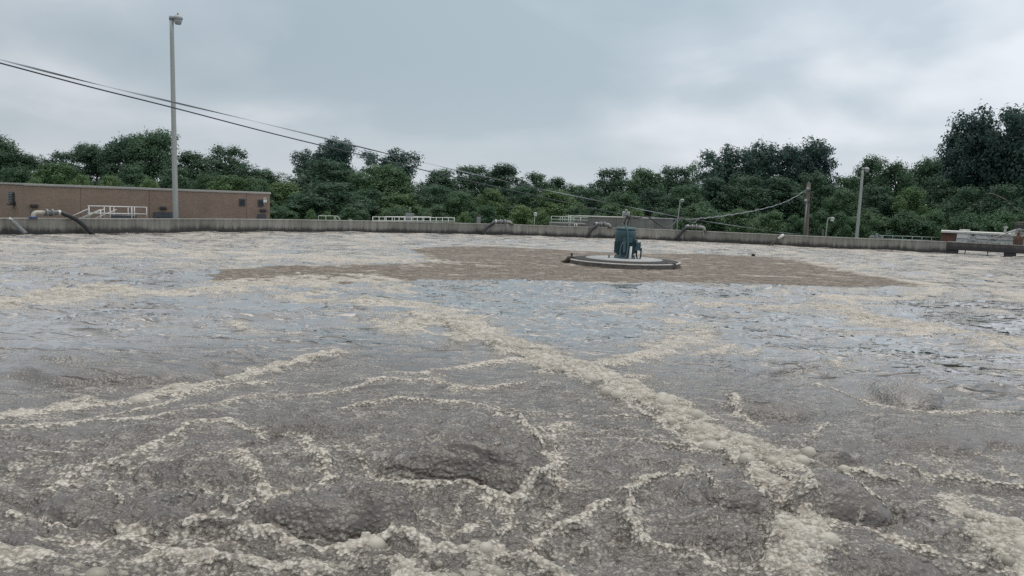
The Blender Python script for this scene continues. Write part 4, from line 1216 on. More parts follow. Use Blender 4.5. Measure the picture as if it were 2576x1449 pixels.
# ---------------------------------------------------------------- railings
def rail_run(root, pts, posts, heights, rad, mat):
    """pts: base line (list of Vector on the deck); rails at the given heights, posts at fractions"""
    L = [Vector(p) for p in pts]
    for h in heights:
        MB().tube([p + Vector((0, 0, h)) for p in L], rad, 8).build('rail', M_[mat], root)
    seg = []
    tot = sum((b - a).length for a, b in zip(L[:-1], L[1:]))
    for f in posts:
        d = f * tot
        for a, b in zip(L[:-1], L[1:]):
            l_ = (b - a).length
            if d <= l_ + 1e-6:
                c = a + (b - a) * (d / l_ if l_ else 0); break
            d -= l_
        MB().tube([c, c + Vector((0, 0, max(heights)))], rad, 8).build('post', M_[mat], root)
# white stair railing in front of the brick building
Yr = 38.6
g0, g1 = aty(221, 548, Yr), aty(332.5, 549, Yr + 1.0)
top_ = aty(221, 518, Yr).z
base_z = .52
g0 = Vector((g0.x, g0.y, base_z)); g1 = Vector((g1.x, g1.y, base_z))
sr = empty('stair_railing', g0, 'white pipe railing with sloping stair handrails before the brick building', 'railing')
H_ = top_ - base_z
rail_run(sr, [g0, g1], [.03, .5, .995], [H_, H_ * .52, .06], .028, 'white_paint')
back = Vector((.25, 1.1, 0))
rail_run(sr, [g0 + back, g1 + back], [.0, .22, .55, .7, .99], [H_ * .98, H_ * .5], .022, 'white_paint')
for dyy in (0.0, 1.1):
    o_ = Vector((.2 * dyy, dyy, 0))
    MB().tube([g0 + o_ + Vector((0, 0, H_ * .78)), g0 + o_ + Vector((-1.05, 0, H_ * .1))], .026, 8).build('stair_handrail', M_['white_paint'], sr)
    MB().tube([g0 + o_ + Vector((.7, -.1, H_ * .78)), g0 + o_ + Vector((-.55, -.1, H_ * .02))], .024, 8).build('stair_handrail', M_['white_paint'], sr)
MB().tube([g0 + Vector((.7, -.1, 0)), g0 + Vector((.7, -.1, H_ * .78))], .024, 8).build('post', M_['white_paint'], sr)
# dark cover box behind that railing
cx0 = aty(268, 545, 39.8); cx1 = aty(331, 545, 40.2)
gb = MB().box(((cx0.x + cx1.x) / 2, 40.4, .25), ((cx1.x - cx0.x), .9, 1.1), .2).build('equipment_cover', M_['door_grey'], bevel=.02); tag(gb, 'low dark grey equipment cover behind the white stair railing', 'cover')
# long low white railing left of centre
Yl0, Yl1 = 54.0, 60.0
l0 = aty(937.5, 560, Yl0); l1 = aty(1142.5, 562.5, Yl1)
zb = .25
l0b = Vector((l0.x, Yl0, zb)); l1b = Vector((l1.x, Yl1, zb))
wr = empty('walkway_railing', l0b, 'long low white railing on the wall below the round dark tree', 'railing')
h0 = aty(937.5, 545.5, Yl0).z - zb
rail_run(wr, [l0b, l1b], [0, .07, .15, .22, .30, .37, .45, .52, .60, .68, .76, .84, .92, 1.0], [h0, h0 * .55], .03, 'white_paint')
l0c = l0b + Vector((.5, 2.0, 0)); l1c = l1b + Vector((-2.0, 1.6, 0))
rail_run(wr, [l0c, l1c], [0, .2, .4, .6, .8, 1.0], [h0 * .98], .025, 'white_paint')
# loop ladder rails
Yd = 52.0
ld = empty('ladder_rail', Vector((aty(802, 556, Yd).x, Yd, .3)), 'pale looped ladder handrails beside the light green bush on the wall', 'railing')
def lp(u, v, dy=0): return aty(u, v, Yd + dy)
MB().tube(spline([lp(801, 562), lp(801, 546), lp(803.5, 543), lp(812, 543.5), (lp(817, 543.2)), lp(819.5, 546), lp(820, 562)], 4), .03, 8).build('loop', M_['pale_green_paint'], ld)
MB().tube(spline([lp(812, 543.5, .3), lp(838, 543.5, .3), lp(842, 546, .3), lp(850, 562, .3)], 4), .03, 8).build('loop', M_['pale_green_paint'], ld)
MB().tube(spline([lp(838, 562, .6), lp(842, 546, .6), lp(847, 544, .6), lp(852, 548, .6), lp(861, 562, .6)], 4), .03, 8).build('loop', M_['pale_green_paint'], ld)
# pale green railing on the low slab at the concrete block
Yg = 58.0
q0 = aty(1386, 573, Yg); q1_ = aty(1482, 573, Yg)
zs = aty(1430, 560.5, Yg).z
gr_ = empty('slab_railing', Vector((q0.x, Yg, zs)), 'pale green pipe railing with ladder on the low slab beside the concrete block', 'railing')
hh = aty(1386, 543.5, Yg).z - aty(1386, 558.5, Yg).z
rail_run(gr_, [Vector((q0.x, Yg, zs + .0)), Vector((aty(1478, 560, Yg).x, Yg, zs))], [0, .31, .62, .80], [hh, hh * .52], .028, 'pale_green_paint')
rail_run(gr_, [Vector((q0.x + .3, Yg + 1.4, zs)), Vector((aty(1472, 560, Yg).x, Yg + 1.4, zs))], [.2, .36, .6, .9], [hh * .97], .022, 'pale_green_paint')
for du in (1430.5, 1435.5):
    MB().tube([aty(du - .4, 574, Yg - .7), aty(du, 541.5, Yg - .7)], .03, 8).build('ladder_stile', M_['pale_green_paint'], gr_)
MB().tube([aty(1430.5, 541.5, Yg - .7), aty(1441, 542.5, Yg - .2), aty(1441, 560, Yg - .2)], .026, 8).build('ladder_hoop', M_['pale_green_paint'], gr_)
for vv in (547, 553, 559, 565):
    MB().tube([aty(1430.3, vv, Yg - .7), aty(1435.5, vv, Yg - .7)], .018, 6).build('rung', M_['pale_green_paint'], gr_)

# ---------------------------------------------------------------- concrete block beyond the wall
Yb = 60.0
k0, k1 = aty(1474, 560, Yb), aty(1694, 560, Yb + 3)
zt = aty(1474, 545.5, Yb).z
ang = math.atan2(k1.y - k0.y, k1.x - k0.x); ln = (k1 - k0).length
cb = empty('concrete_block', Vector((k0.x, k0.y, GZ)), 'plain grey concrete box structure rising behind the green motor', 'structure', rz=ang)
cd = Vector((math.cos(ang), math.sin(ang), 0)); cn = Vector((-cd.y, cd.x, 0))
c = k0 + cd * ln / 2 + cn * 1.8
MB().box((c.x, c.y, (zt + GZ) / 2), (ln, 3.6, zt - GZ), ang).build('wall', M_['concrete_dry'], cb, bevel=.02)
MB().box((c.x, c.y, zt + .02), (ln + .08, 3.68, .05), ang).build('coping', M_['concrete_pale'], cb)
for i in range(1, 6):
    c2_ = k0 + cd * (ln * i / 6) - cn * .004
    MB().box((c2_.x, c2_.y, (zt + GZ) / 2 - .05), (.015, .012, zt - GZ - .12), ang).build('form_joint', M_['tank_bench'], cb)
sl0 = aty(1384, 566, Yg); sl1 = aty(1475, 566, Yg)
sb = empty('concrete_slab', Vector((sl0.x, Yg, GZ)), 'low concrete slab with recess below the pale green railing', 'structure')
MB().box(((sl0.x + sl1.x) / 2, Yg + .9, (zs + GZ) / 2 - .01), (sl1.x - sl0.x, 2.2, zs - GZ - .02), 0).build('slab', M_['concrete_dry'], sb, bevel=.02)
MB().box((aty(1415, 566, Yg).x, Yg - .21, zs - .35), (aty(1430, 566, Yg).x - aty(1402, 566, Yg).x, .03, .42), 0).build('recess', M_['tank_bench'], sb)
MB().box((aty(1459, 566, Yg).x, Yg - .35, zs - .32), (aty(1480, 566, Yg).x - aty(1440, 566, Yg).x, .24, .50), 0).build('trough', M_['tank_bench'], sb, bevel=.02)
MB().tube([aty(1444, 574, Yg - .5), aty(1446, 563, Yg - .5), aty(1450, 563, Yg - .5), aty(1452, 574, Yg - .5)], .05, 8).build('valve_pipe', M_['pale_green_paint'], sb)

# control boxes and pedestals standing behind the wall
def box_thing(u0, u1, v0, v1, Y, label, cat, extra=None, mat='conduit'):
    a = aty(u0, v1, Y); b_ = aty(u1, v0, Y)
    root = empty('control_box' if cat == 'box' else cat.replace(' ', '_'), Vector(((a.x + b_.x) / 2, Y, GZ)), label, cat)
    w = b_.x - a.x
    MB().box(((a.x + b_.x) / 2, Y, (a.z + b_.z) / 2), (w, .3, b_.z - a.z), 0).build('cabinet', M_[mat], root, bevel=.015)
    MB().box(((a.x + b_.x) / 2, Y - .165, (a.z + b_.z) / 2), (w * .8, .03, (b_.z - a.z) * .82), 0).build('door', M_['galvanised'], root, bevel=.01)
    MB().box(((a.x + b_.x) / 2, Y, (a.z + GZ) / 2 - .005), (w * .45, .16, a.z - GZ - .01), 0).build('pedestal', M_['galvanised'], root)
    if extra == 'mast':
        p0 = Vector(((a.x + b_.x) / 2, Y, b_.z))
        MB().tube([p0, p0 + Vector((0, 0, .38))], .03, 8).build('mast', M_['galvanised'], root)
        MB().box(p0 + Vector((.03, 0, .36)), (.16, .12, .14), 0).build('sensor', M_['galvanised'], root, bevel=.02)
    if extra == 'cap':
        p0 = Vector(((a.x + b_.x) / 2, Y, b_.z))
        MB().lathe(p0, [(.07, 0), (.07, .10), (.03, .14)], 10).build('cap', M_['rust'], root)
box_thing(1020.5, 1040, 536.5, 556, 57.5, 'grey control cabinet with small mast at the long white railing', 'box', 'mast')
box_thing(1199, 1209, 546, 563, 53, 'narrow grey post box with rusty cap on the wall between the two bushes', 'box', 'cap')
box_thing(877, 885, 551.5, 563, 53, 'tiny grey box on the wall left of the long white railing', 'box')
# bracket box seen above the motor, on the concrete block
kA = aty(1570, 547, 59.2)
bb = empty('hoist_bracket', Vector((kA.x + .35, 59.6, zt)), 'small white steel bracket frame standing on the concrete block above the motor', 'bracket')
bw = aty(1588.5, 547, 59.2).x - aty(1570, 547, 59.2).x; bzt = aty(1579, 533.5, 59.2).z; bzb = aty(1579, 547, 59.2).z
for xx in (kA.x + .03, kA.x + bw - .03):
    MB().box((xx, 60.2, (bzt + zt) / 2 + .02), (.06, .06, bzt - zt), 0).build('upright', M_['white_paint'], bb)
MB().box((kA.x + bw / 2, 60.2, bzt), (bw + .02, .07, .08), 0).build('crossbar', M_['white_paint'], bb)
MB().box((kA.x + bw / 2, 60.2, zt + .25), (bw - .14, .10, .40), 0).build('plate', M_['conduit'], bb)
MB().lathe((kA.x + bw / 2, 60.2, zt + .56), [(.05, -.10), (.10, -.06), (.10, .10), (.05, .14)], 10).build('sheave', M_['pipe_white'], bb)

# ---------------------------------------------------------------- floating aerator
fc = atz(1569, 660, .12)
FR = 139.0 / 1946.0 * fc.length * 1.0
ae = empty('floating_aerator', Vector((fc.x, fc.y, 0)), 'floating aerator with dark green motor on a round black float in the tank', 'aerator')
FT = .22
MB().lathe((fc.x, fc.y, 0), [(FR * .96, -.25), (FR, -.1), (FR, FT - .05), (FR * .995, FT - .04)], 64).build('float_ring', M_['float_side'], ae)
MB().lathe((fc.x, fc.y, 0), [(FR * 1.004, FT - .045), (FR * 1.008, FT - .015), (FR * .99, FT + .002), (FR * .965, FT + .0), (FR * .965, FT - .04)], 64).build('float_rim', M_['float_rim'], ae)
MB().lathe((fc.x, fc.y, 0), [(FR * .97, FT - .05), (FR * .964, FT + .006), (FR * .68, FT + .035), (FR * .5, FT + .035)], 64).build('float_top', M_['float_black'], ae)
MB().lathe((fc.x, fc.y, 0), [(FR * .685, FT + .03), (FR * .685, FT + .05), (FR * .10, FT + .065)], 64).build('deck_plate', M_['deck_plate'], ae)
MR = 26.0 / 1946.0 * fc.length
DZ = FT + .06
mtop = DZ + 77.0 / 1946.0 * fc.length
MH = mtop - DZ
mc = Vector((fc.x + .03, fc.y + .05, 0))
mo = ae
MB().lathe((mc.x, mc.y, DZ), [(MR * 1.02, 0), (MR * 1.02, .05), (MR * .80, .07), (MR * .80, .15), (MR * .90, .17)], 32).build('base_flange', M_['motor_light'], mo)
MB().lathe((mc.x, mc.y, DZ), [(MR * .90, .16), (MR * .93, .2), (MR * .93, MH * .52), (MR * .9, MH * .54)], 40).build('stator_housing', M_['motor_paint'], mo)
fin = MB()
for k in range(44):
    a = 2 * math.pi * k / 44
    fin.box((mc.x + math.cos(a) * MR * .955, mc.y + math.sin(a) * MR * .955, DZ + .19 + MH * .18), (.07, .014, MH * .36), a)
fin.build('cooling_fins', M_['motor_paint'], mo, kind='stuff')
MB().lathe((mc.x, mc.y, DZ), [(MR * .92, MH * .52), (MR * .985, MH * .53), (MR * .985, MH * .86), (MR * .93, MH * .905), (MR * .80, MH * .905)], 40).build('fan_cover', M_['motor_paint'], mo)
MB().lathe((mc.x, mc.y, DZ), [(MR * .80, MH * .895), (MR * .98, MH * .925), (MR * .98, MH * .955), (MR * .88, MH), (MR * .1, MH * 1.008)], 16).build('drip_cap', M_['motor_light'], mo)
# front pad and rib
MB().box((mc.x + .02, mc.y - MR * .96, DZ + MH * .60), (MR * .9, .10, MH * .18), 0).build('cover_pad', M_['motor_paint'], mo, bevel=.02)
MB().box((mc.x - MR * .22, mc.y - MR * .97, DZ + MH * .38), (.12, .10, MH * .36), 0).build('front_rib', M_['motor_light'], mo, bevel=.02)
MB().lathe((mc.x - MR * .45, mc.y - MR * .90, DZ + MH * .70), [(.02, -.02), (.02, .03)], 8, axis=(0, -1, 0)).build('plug', M_['steel_dark'], mo)
# terminal box
tb = Vector((mc.x + MR * 1.13, mc.y - MR * .25, DZ + MH * .40))
bx_ = MB().box(tb, (MR * .50, MR * .62, MH * .26), R(-6)).build('terminal_box', M_['motor_paint'], mo, bevel=.02)
MB().box(tb + Vector((MR * .27, 0, -.01)), (.03, MR * .70, MH * .29), R(-6)).build('box_lid', M_['motor_paint'], bx_, bevel=.008)
MB().box(Vector((mc.x + MR * .98, mc.y - MR * .1, DZ + MH * .44)), (MR * .3, MR * .5, MH * .34), 0).build('box_mount', M_['motor_light'], mo, bevel=.03)
MB().tube(spline([tb + Vector((-.02, -.05, -MH * .1)), tb + Vector((-.02, -.05, -MH * .32)), tb + Vector((.06, -.05, -MH * .42)), tb + Vector((.13, -.05, -MH * .34)), tb + Vector((.14, -.05, -MH * .05))], 6), .028, 8).build('cable_loop', M_['rubber'], mo)
fy = mc.y - MR * 1.02
def mp_(u, v, y=None): return aty(u, v, y if y is not None else fy)
MB().tube(spline([mp_(1578, 622 - 18), mp_(1566, 612), mp_(1560.5, 628), mp_(1561, 645), mp_(1567, 651.5), mp_(1574, 648), mp_(1579, 628), mp_(1581, 606)], 6), .03, 8).build('hose_loop', M_['motor_light'], mo)
MB().tube([Vector((mc.x + MR * .33, fy - .04, DZ - .02)), Vector((mc.x + MR * .40, fy - .02, DZ + MH * .40))], [.055, .045], 10).build('standpipe', M_['white_paint'], mo)
MB().tube(spline([tb + Vector((-.1, -.1, MH * .1)), Vector((mc.x + MR * .9, fy + .05, DZ + MH * .5)), Vector((mc.x + MR * .85, fy + .05, DZ + MH * .4))], 5), .025, 8).build('cable_loop', M_['rubber'], mo)
for k in range(10):
    a = 2 * math.pi * k / 10 + .2
    MB().lathe((mc.x + math.cos(a) * MR * .94, mc.y + math.sin(a) * MR * .94, DZ + .05), [(.025, 0), (.025, .06), (.01, .065)], 6).build('bolt', M_['steel_clamp'], mo)
for k in range(4):
    a = math.pi / 2 * k + .8
    MB().add([(mc.x + math.cos(a) * MR * .75, mc.y + math.sin(a) * MR * .75, DZ + .06), (mc.x + math.cos(a) * MR * 1.0, mc.y + math.sin(a) * MR * 1.0, DZ + .06), (mc.x + math.cos(a) * MR * .84, mc.y + math.sin(a) * MR * .84, DZ + .22),
              (mc.x + math.cos(a + .07) * MR * .75, mc.y + math.sin(a + .07) * MR * .75, DZ + .06), (mc.x + math.cos(a + .07) * MR * 1.0, mc.y + math.sin(a + .07) * MR * 1.0, DZ + .06), (mc.x + math.cos(a + .07) * MR * .84, mc.y + math.sin(a + .07) * MR * .84, DZ + .22)],
             [(0, 1, 2), (5, 4, 3), (0, 3, 4, 1), (1, 4, 5, 2), (2, 5, 3, 0)]).build('gusset', M_['motor_light'], mo)
MB().lathe((mc.x - MR * 1.55, mc.y - .15, DZ - .03), [(.03, 0), (.03, .12), (.05, .13), (.05, .15)], 8).build('deck_stud', M_['galvanised'], mo)
# mooring lugs and the scum hanging on them
for (u, v, m_) in ((1438, 652, -1), (1688, 668, 1)):
    c = atz(u, v, .16)
    lg = MB().box(c, (.30, .22, .20), .3).build('mooring_lug', M_['float_side'], ae, bevel=.03)
    if m_ < 0: MB().lathe(c + Vector((0, 0, .1)), [(.03, 0), (.03, .09), (.05, .10), (.05, .13)], 8).build('pin', M_['steel_dark'], lg)
c = atz(1424, 657, .10)
MB().tube(spline([atz(1440, 652, .2), atz(1432, 652, .18), c, atz(1413, 658, .04)], 5), [.10, .10, .11, .12, .11, .12, .10, .09, .08, .08, .07, .06, .05, .04, .03, .02], 8).build('hanging_scum', M_['debris'], ae)

# ---------------------------------------------------------------- cables
def px_path(pts, n=5):
    """points (u, v, distance Y)"""
    return spline([aty(u, v, Y) for u, v, Y in pts], n)
def lerp_path(pts, Y0, Y1, n=4):
    u0, u1 = pts[0][0], pts[-1][0]
    return px_path([(u, v, 1 / (1 / Y0 + (1 / Y1 - 1 / Y0) * (u - u0) / (u1 - u0))) for u, v in pts], n)
hookY = mc.y - .05
pa = lerp_path([(-250, 93), (0, 158.5), (220, 217), (440, 272), (690, 337), (930, 395), (1150, 448), (1350, 493), (1480, 522), (1579, 543)], 11.5, hookY, 6)
o = MB().tube(pa, .0125, 7).build('messenger_cable', M_['cable_dark']); tag(o, 'dark lower overhead cable running down to the motor from upper left', 'cable')
pb = lerp_path([(-250, 91), (0, 150), (220, 206), (440, 258), (740, 329), (1050, 405), (1250, 451), (1440, 492), (1580, 520), (1720, 548), (1850, 568), (1965, 585), (2024, 590)], 11.5, 55.5, 10)
o = MB().tube(pb, .017, 8, flat=.22, twist=.22).build('twisted_strap', M_['strap']); tag(o, 'upper overhead strap twisting its way down to the utility pole foot', 'cable')
hk = aty(1581, 546, hookY)
pc = lerp_path([(1579, 543), (1640, 547.5), (1720, 551.5), (1760, 549.5), (1800, 545.5), (1850, 538.5), (1900, 529.5), (1950, 517), (1990, 501), (2031, 476)], hookY, Yp, 6)
o = MB().tube(pc, .013, 6).build('support_wire', M_['cable_steel']); tag(o, 'steel support wire curving up from the motor to the utility pole top', 'cable')
# power cable wound round the wire, with two slack loops
wind = []
seg_ = pc[18:]
nn_ = len(seg_)
fine_ = spline(seg_, 5)
for i, p in enumerate(fine_):
    a = i * .42
    wind.append(p + Vector((0, math.cos(a) * .028, math.sin(a) * .030)))
loopY = hookY + 1.5
lead = px_path([(1583, 544, hookY), (1600, 548, hookY + .1), (1622, 545, hookY + .3), (1634, 547.5, hookY + .4), (1648, 558, hookY + .6), (1664, 569, hookY + .8), (1676, 573, hookY + 1.0), (1690, 568.5, hookY + 1.3), (1700, 556, hookY + 1.6), (1707, 549.5, hookY + 1.8), (1722, 552, hookY + 2.4), (1735, 558, hookY + 3), (1746, 560.5, hookY + 3.4), (1754, 553, hookY + 3.8), (1762, 549.5, hookY + 4.2)], 5)
pw = empty('power_cable', hk, 'grey power cable in slack loops wound along the support wire', 'cable')
MB().tube(lead, .024, 8).build('slack_loops', M_['cable_dark'], pw)
MB().tube(wind, .014, 6).build('wound_run', M_['cable_steel'], pw)
dn = px_path([(1584, 545, hookY), (1577, 556, hookY - .1), (1575, 565, hookY - .2), (1578, 580, fy - .05), (1579.5, 600, fy - .08), (1579, 625, fy - .08), (1576.5, 640, fy - .08), (1573, 648, fy - .08)], 5)
MB().tube(dn, .03, 8).build('drop_cable', M_['motor_light'], pw)
MB().tube([aty(1586, 545, hookY), aty(1579, 556, hookY), aty(1574.5, 560, hookY), aty(1577, 570, hookY)], [.03, .06, .11, .03], 8).build('cable_grip', M_['rust'], pw)
MB().tube(spline([aty(1584, 545, hookY), aty(1574, 552, hookY), aty(1572, 560, hookY), aty(1580, 557, hookY), aty(1586, 547, hookY)], 5), .02, 6).build('grip_sling', M_['steel_dark'], pw)
MB().lathe(hk, [(.03, -.09), (.09, -.06), (.09, .06), (.03, .09)], 10, axis=(1, 0, 0)).build('hook_block', M_['steel_dark'], pw)

# ---------------------------------------------------------------- right-hand side
Yh = 62.0
h0_, h1_ = aty(2205, 597, Yh), aty(2368, 603.5, Yh)
zr = aty(2205, 599, Yh).z - .25
rr0 = empty('grating_railing', Vector((h0_.x, Yh, zr)), 'low grey green railing behind the wall left of the white building', 'railing')
ztop = aty(2290, 595, Yh).z
p0 = Vector((h0_.x, Yh, zr)); p1 = Vector((h1_.x, Yh - .0, zr))
rail_run(rr0, [p0, p1], [.1, .25, .40, .55, .70, .85, .995], [ztop - zr, (ztop - zr) * .45], .03, 'grey_green_paint')
vs_ = empty('valve_stand', Vector((aty(2203, 595, 61).x, 61, GZ)), 'small grey valve fittings on the wall right of the tall lamp post', 'valve')
for (u0, u1, v0, v1) in ((2190, 2199, 592, 598), (2203, 2208, 587, 600), (2214, 2218, 592, 601)):
    a = aty(u0, v1, 61); b_ = aty(u1, v0, 61)
    MB().box(((a.x + b_.x) / 2, 61, (a.z + b_.z) / 2), (b_.x - a.x, .25, b_.z - a.z), 0).build('valve_body', M_['conduit'], vs_, bevel=.02)
MB().tube([aty(2186, 596.5, 61), aty(2222, 598.5, 61)], .05, 8).build('pipe', M_['conduit'], vs_)
MB().tube([aty(2205, 600, 61), Vector((aty(2205, 600, 61).x, 61, GZ))], .08, 8).build('riser', M_['conduit'], vs_)
gp = MB().box((aty(2071, 580, 64).x, 64, (aty(2071, 577, 64).z + GZ) / 2), (.14, .14, aty(2071, 577, 64).z - GZ), 0).build('sign_post', M_['tank_bench'], bevel=.02); tag(gp, 'short dark square post left of the gooseneck lamp', 'post')

Yw = 60.0
w0 = aty(2366.5, 600, Yw); w1 = aty(2406, 600, Yw - .6); w2 = aty(2700, 610, Yw - 4)
zw = aty(2366.5, 580.5, Yw).z
wb = empty('white_building', Vector((w0.x, Yw, GZ)), 'low building with peeling white wall and red brick end at right', 'building')
def slab2(a, b_, d, z0, z1, name, mat, parent=wb, dep=4.0, bev=0.0):
    v_ = Vector((b_.x - a.x, b_.y - a.y, 0)); L_ = v_.length; v_.normalize(); nn = Vector((-v_.y, v_.x, 0))
    c_ = Vector((a.x, a.y, 0)) + v_ * L_ / 2 + nn * (dep / 2 - d)
    return MB().box((c_.x, c_.y, (z0 + z1) / 2), (L_, dep, z1 - z0), math.atan2(v_.y, v_.x)).build(name, M_[mat], parent, bevel=bev)
slab2(w0, w1, 0, GZ, zw - .13, 'brick_end', 'red_brick_far')
slab2(w1, w2, .02, GZ, zw - .13, 'wall', 'peeling_white')
rfw = slab2(w0, w2, .25, zw - .128, zw, 'roof', 'white_roof_edge', dep=5.0)
pn = lambda u, v, dd_=0.0: atplane(u, v, Vector((w1.x, w1.y)), Vector((w2.x, w2.y)))
def panel(u0, u1, v0, v1, name, mat, dep=.05, par=wb):
    a, b_ = pn(u0, v0), pn(u1, v1)
    v_ = Vector((w2.x - w1.x, w2.y - w1.y, 0)).normalized(); nn = Vector((v_.y, -v_.x, 0))
    c_ = Vector(((a.x + b_.x) / 2, (a.y + b_.y) / 2, (a.z + b_.z) / 2)) + nn * (dep / 2 + .022)
    return MB().box(c_, (Vector((b_.x - a.x, b_.y - a.y, 0)).length, dep, abs(a.z - b_.z)), math.atan2(v_.y, v_.x)).build(name, M_[mat], par)
panel(2408, 2436, 587.5, 600, 'door_panel', 'white_paint', .05)
panel(2436.5, 2439, 586.5, 602, 'downpipe', 'white_roof_edge', .09)
panel(2439.5, 2455, 597, 598, 'ledge', 'white_roof_edge', .08)
panel(2455, 2570, 600, 601.5, 'ledge', 'white_roof_edge', .10)
panel(2455, 2456.2, 587, 601, 'pilaster', 'white_roof_edge', .07)
panel(2446, 2449.5, 590, 594, 'vent', 'dark_fixture', .10)
panel(2446, 2449.5, 586, 587.6, 'vent', 'dark_fixture', .10)
panel(2503, 2509, 588, 590, 'bracket', 'white_paint', .12)
panel(2509, 2518, 592.5, 595, 'valve', 'rust', .20)
panel(2490, 2491.2, 594, 602, 'bracket', 'white_paint', .10)
MB().box(Vector(aty(2427, 579.5, Yw + 1.5)), (.55, .5, .16), 0).build('roof_curb', M_['white_roof_edge'], rfw)
vb = aty(2527, 584, Yw + .5); vt = aty(2530.2, 571.5, Yw + .5)
vp = empty('vent_pipe', Vector((vb.x, vb.y, zw - .02)), 'white roof vent pipe with flared cap on the white building', 'pipe')
MB().tube([vb + Vector((-.02, 0, -.35)), vt], .085, 12).build('stack', M_['pipe_white'], vp)
MB().lathe(vt, [(.085, -.10), (.155, -.07), (.155, .02), (.12, .05), (.03, .06)], 12).build('cap', M_['pipe_white'], vp)
# conveyor-like sloping truss at the right edge
t0 = aty(2484, 604, 56); t1 = aty(2545, 583, 56); t2 = aty(2640, 562, 56)
tr = empty('sloping_frame', Vector((t0.x, 56, t0.z - .2)), 'grey sloping steel frame climbing out of frame over the white building', 'frame')
MB().tube([t0, t1], .035, 8).build('strut', M_['conduit'], tr)
MB().box((aty(2563, 577, 56) + aty(2535, 585, 56)) / 2, ((aty(2566, 577, 56) - aty(2532, 585, 56)).length, .3, .07), rot=Matrix.Rotation(R(-0), 3, 'Z') @ Matrix.Rotation(-math.atan2(aty(2566, 574, 56).z - aty(2532, 585, 56).z, aty(2566, 577, 56).x - aty(2532, 585, 56).x), 3, 'Y')).build('beam', M_['conduit'], tr)
MB().box(aty(2595, 573, 56.3), (2.2, .5, .42), 0).build('hopper', M_['dark_fixture'], tr, bevel=.02)
MB().box(aty(2595, 579, 56.0), (2.2, .6, .08), 0).build('ledge', M_['conduit'], tr)
MB().box(aty(2560, 588, 56.6), (.7, .5, .36), 0).build('cover', M_['white_paint'], tr, bevel=.02)
MB().tube([aty(2600, 575, 56), Vector((aty(2600, 575, 56).x, 56, GZ))], .06, 8).build('leg', M_['conduit'], tr)
# T-pole behind
tp = empty('crossarm_pole', Vector((aty(2558, 600, 70).x, 70, GZ)), 'thin pole with braced crossarm at the right edge', 'pole')
MB().tube([Vector((aty(2558, 600, 70).x, 70, GZ)), aty(2563, 561, 70)], .07, 8).build('shaft', M_['wood_grey'], tp)
MB().tube([aty(2554, 559.5, 70), aty(2592, 560.5, 70)], .06, 6).build('crossarm', M_['wood_grey'], tp)
MB().tube([aty(2555, 560.5, 70), aty(2562, 572, 70)], .035, 6).build('brace', M_['wood_grey'], tp)
MB().tube([aty(2572, 560.5, 70), aty(2563, 572, 70)], .035, 6).build('brace', M_['wood_grey'], tp)
# rusty draped drive head on the bridge
sc_ = bpt(0, 0, 0)
su = atplane(2561, 605, BR0 + bn * .4, BR1 + bn * .4)
sx0 = atplane(2549.5, 615, BR0 + bn * .4, BR1 + bn * .4); sx1 = atplane(2572, 615, BR0 + bn * .4, BR1 + bn * .4)
srad = (sx1 - sx0).length / 2
sh = atplane(2560, 594, BR0 + bn * .4, BR1 + bn * .4).z - .745
dh = empty('rusty_drive_head', Vector((su.x, su.y, .745)), 'rust streaked drum with spindle standing on the bridge at right edge', 'machine')
prof = [(srad * 1.05, 0), (srad, .04), (srad * .97, sh * .6), (srad * 1.02, sh * .92), (srad * .9, sh), (srad * .3, sh * 1.02)]
MB().lathe((su.x, su.y, .745), prof, 18).build('drum', M_['wood_stump'], dh)
for k in range(9):
    a = 2 * math.pi * k / 9
    MB().tube([(su.x + math.cos(a) * srad * 1.0, su.y + math.sin(a) * srad * 1.0, .75), (su.x + math.cos(a) * srad * 1.03, su.y + math.sin(a) * srad * 1.03, .745 + sh * .95)], .022, 6).build('stave', M_['wood_stump'], dh)
MB().lathe((su.x, su.y, .745 + sh), [(srad * .45, 0), (srad * .45, .06), (srad * .18, .08), (srad * .18, .16), (srad * .3, .17), (srad * .3, .21), (srad * .08, .23), (srad * .08, .34)], 12).build('spindle', M_['rust'], dh)
MB().box((su.x + .05, su.y, .745 + sh + .13), (srad * 1.5, .07, .05), 0).build('tiller', M_['rust'], dh)
MB().tube(spline([(su.x + srad, su.y - .1, .745 + sh * .9), (su.x + srad * 1.7, su.y - .1, .745 + sh * .8), (su.x + srad * 2.3, su.y, .745 + sh * .95)], 5), .05, 8).build('arm', M_['rust'], dh)
ms_ = MB()
for k in range(24):
    p = bpt(1.0 + 2.6 * random.random(), .5 + .1 * random.random(), .745)
    ms_.lathe(p, [(.07, 0), (.05, .03), (.01, .05)], 6)
o = ms_.build('moss', M_['moss']); tag(o, kind='stuff')

